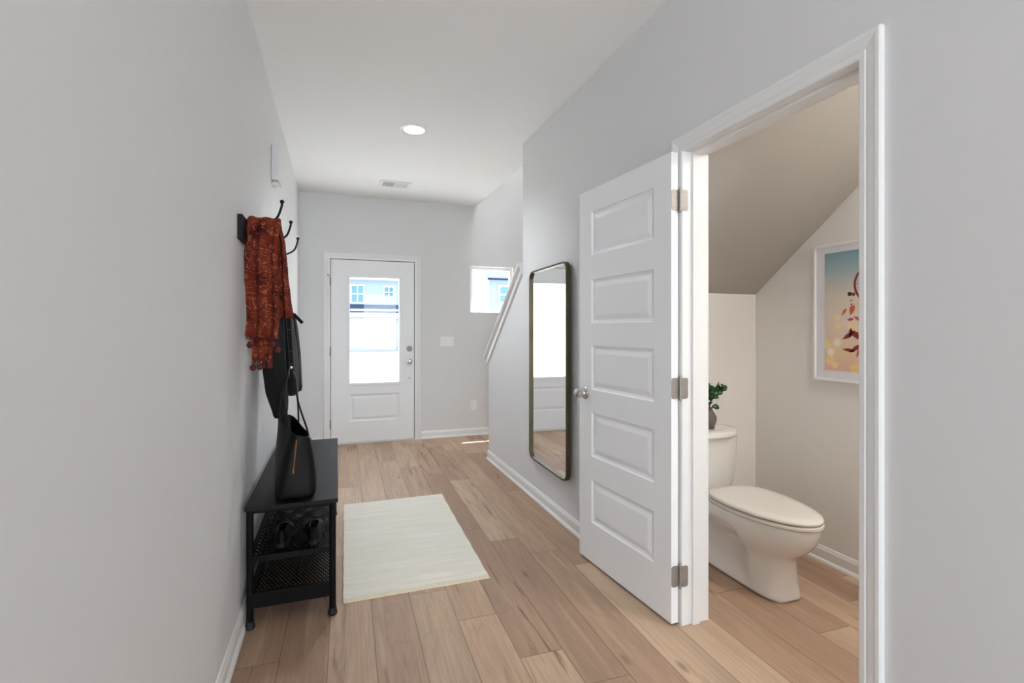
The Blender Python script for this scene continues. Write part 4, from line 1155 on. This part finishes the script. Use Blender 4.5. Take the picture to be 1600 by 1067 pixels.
# vanity lamp of the powder room (on its front wall, right of the doorway)
vl = thing('vanity_light', 'nickel wall lamp with a glowing round globe in the powder room', 'wall lamp', (2.25, 0.25, 2.2))
MB().lathe([(0.05, 0.0005), (0.05, 0.02), (0.02, 0.03)], (2.25, 0.25, 2.18), 'y', 24).build('backplate', M['chrome'], vl, smooth=True)
MB().tube([(2.25, 0.275, 2.18), (2.25, 0.35, 2.18), (2.25, 0.375, 2.20), (2.25, 0.375, 2.222)], 0.008, 12).build('arm', M['chrome'], vl, smooth=True)
MB().ball((2.25, 0.375, 2.28), 0.06, 28, 18).build('globe', M['globe'], vl, smooth=True)

# added fill lamp in the powder room ceiling, out of view, shaped as a downlight
PX, PY_, PZ_ = 2.12, 1.0, 2.46
pl = thing('recessed_light', 'small added fill lamp in the flat part of the powder room ceiling', 'ceiling light', (PX, PY_, PZ_))
MB().loft([[(PX + r * math.cos(2 * PI * k / 40), PY_ + r * math.sin(2 * PI * k / 40), PZ_ + z) for k in range(40)] for r, z in ((0.06, -0.0005), (0.06, -0.006), (0.075, -0.009), (0.086, -0.0005))], cap=False, loop=True).build('trim_ring', M['plastic'], pl, smooth=True)
MB().lathe([(0.0595, -0.0005), (0.0595, -0.004), (0.02, -0.005)], (PX, PY_, PZ_), 'z', 40).build('lens', M['lens'], pl, smooth=True)
lamp('powder_fill_spot', 'SPOT', (PX, PY_, PZ_ - 0.02), 38, (1, 0.96, 0.92), (0, 0, -1), spot_size=math.radians(112), spot_blend=0.7, shadow_soft_size=0.05)

# ---------------------------------------------------------------- outside
MB().box(-60, 60, YB + 0.1, 90, -0.45, -0.2).build('ground', M['asphalt'], kind='structure')
MB().box(-4.0, 5.5, YB + 0.12, 11.8, -0.2, 0.0).build('porch_bounce_slab', M['concrete'], kind='structure')  # unseen slab, made pale and wide to bounce sun up into the hall
MB().box(-2.2, 1.30, YB + 0.12, 6.42, 2.62, 2.72).build('porch_roof', M['siding'], kind='structure')  # unseen overhang added to keep sun off the door glass, shallow to light the slab

def win_on(parent, x0, x1, z0, z1, y, nx=2, nz=3):
    b = MB(); t = 0.10
    b.box(x0 - t, x1 + t, y - 0.06, y, z0 - t, z0); b.box(x0 - t, x1 + t, y - 0.06, y, z1, z1 + t); b.box(x0 - t, x0, y - 0.06, y, z0, z1); b.box(x1, x1 + t, y - 0.06, y, z0, z1)
    for i in range(1, nx): xc = x0 + (x1 - x0) * i / nx; b.box(xc - .025, xc + .025, y - 0.05, y, z0, z1)
    for i in range(1, nz): zc = z0 + (z1 - z0) * i / nz; b.box(x0, x1, y - 0.05, y, zc - .03, zc + .03)
    w_ = b.build('window', M['vinyl'], parent)
    MB().box(x0, x1, y - 0.02, y, z0, z1).build('pane', M['housepane'], w_)
hs = thing('house', 'white two-storey house with a blue-grey porch roof across the street', 'house', (2, 38, 0))
MB().box(-5, 5.5, 36.6, 44, -0.2, 4.9).build('wall', M['sidingb'], hs)
MB().prism([(36.0, 4.75), (36.0, 4.95), (40.2, 7.2), (44.6, 4.95), (44.6, 4.75)], 'x', -5.5, 6.0).build('roof', M['siding'], hs)
MB().prism([(34.9, 2.42), (34.9, 2.52), (36.6, 3.05), (36.6, 2.42)], 'x', -5.2, 5.2).build('porch_roof', M['shingle'], hs)
MB().box(-5.2, 5.2, 34.88, 36.6, 2.10, 2.42).build('fascia', M['siding'], hs)
gd = MB()
gd.box(-3.0, 3.9, 35.4, 35.5, -0.2, 2.08)
for i in range(1, 4): gd.box(-3.0, 3.9, 35.39, 35.4, -0.2 + i * 0.57 - 0.012, -0.2 + i * 0.57)
gd.build('garage_door', M['siding'], hs)
MB().box(-5, -3.0, 35.3, 36.6, -0.2, 2.1).build('garage_wall', M['sidingb'], hs)
MB().box(3.9, 5.2, 35.3, 36.6, -0.2, 2.1).build('garage_wall', M['sidingb'], hs)
for (x0, x1, z0, z1) in ((-0.1, 0.62, 3.2, 4.35), (0.95, 1.75, 3.2, 4.35), (3.2, 3.8, 3.6, 4.3)): win_on(hs, x0, x1, z0, z1, 36.58, 2, 2)
pn = MB(); pn.box(4.05, 4.20, 35.2, 35.29, 1.75, 2.0); pn.build('porch_lamp', M['bead'], hs)

h2 = thing('neighbouring_house', 'white house with a projecting gabled wing beyond the small window', 'house', (8, 24, 0))
MB().box(6.0, 14, 21.0, 28, -0.2, 3.5).build('wall', M['sidingb'], h2)
MB().prism([(3.3, -0.2), (5.12, -0.2), (5.12, 3.0), (4.0, 4.5), (3.3, 3.6)], 'y', 17.0, 20.2).build('wing', M['siding'], h2)
MB().box(4.6, 6.0, 20.2, 27, -0.2, 3.5).build('link_wall', M['siding'], h2)
MB().prism([(20.6, 3.47), (20.6, 3.52), (24.5, 6.2), (28.4, 3.52), (28.4, 3.47)], 'x', 4.6, 14.3).build('roof', M['shingle'], h2)
win_on(h2, 6.82, 7.25, 2.50, 3.16, 20.98, 1, 2)
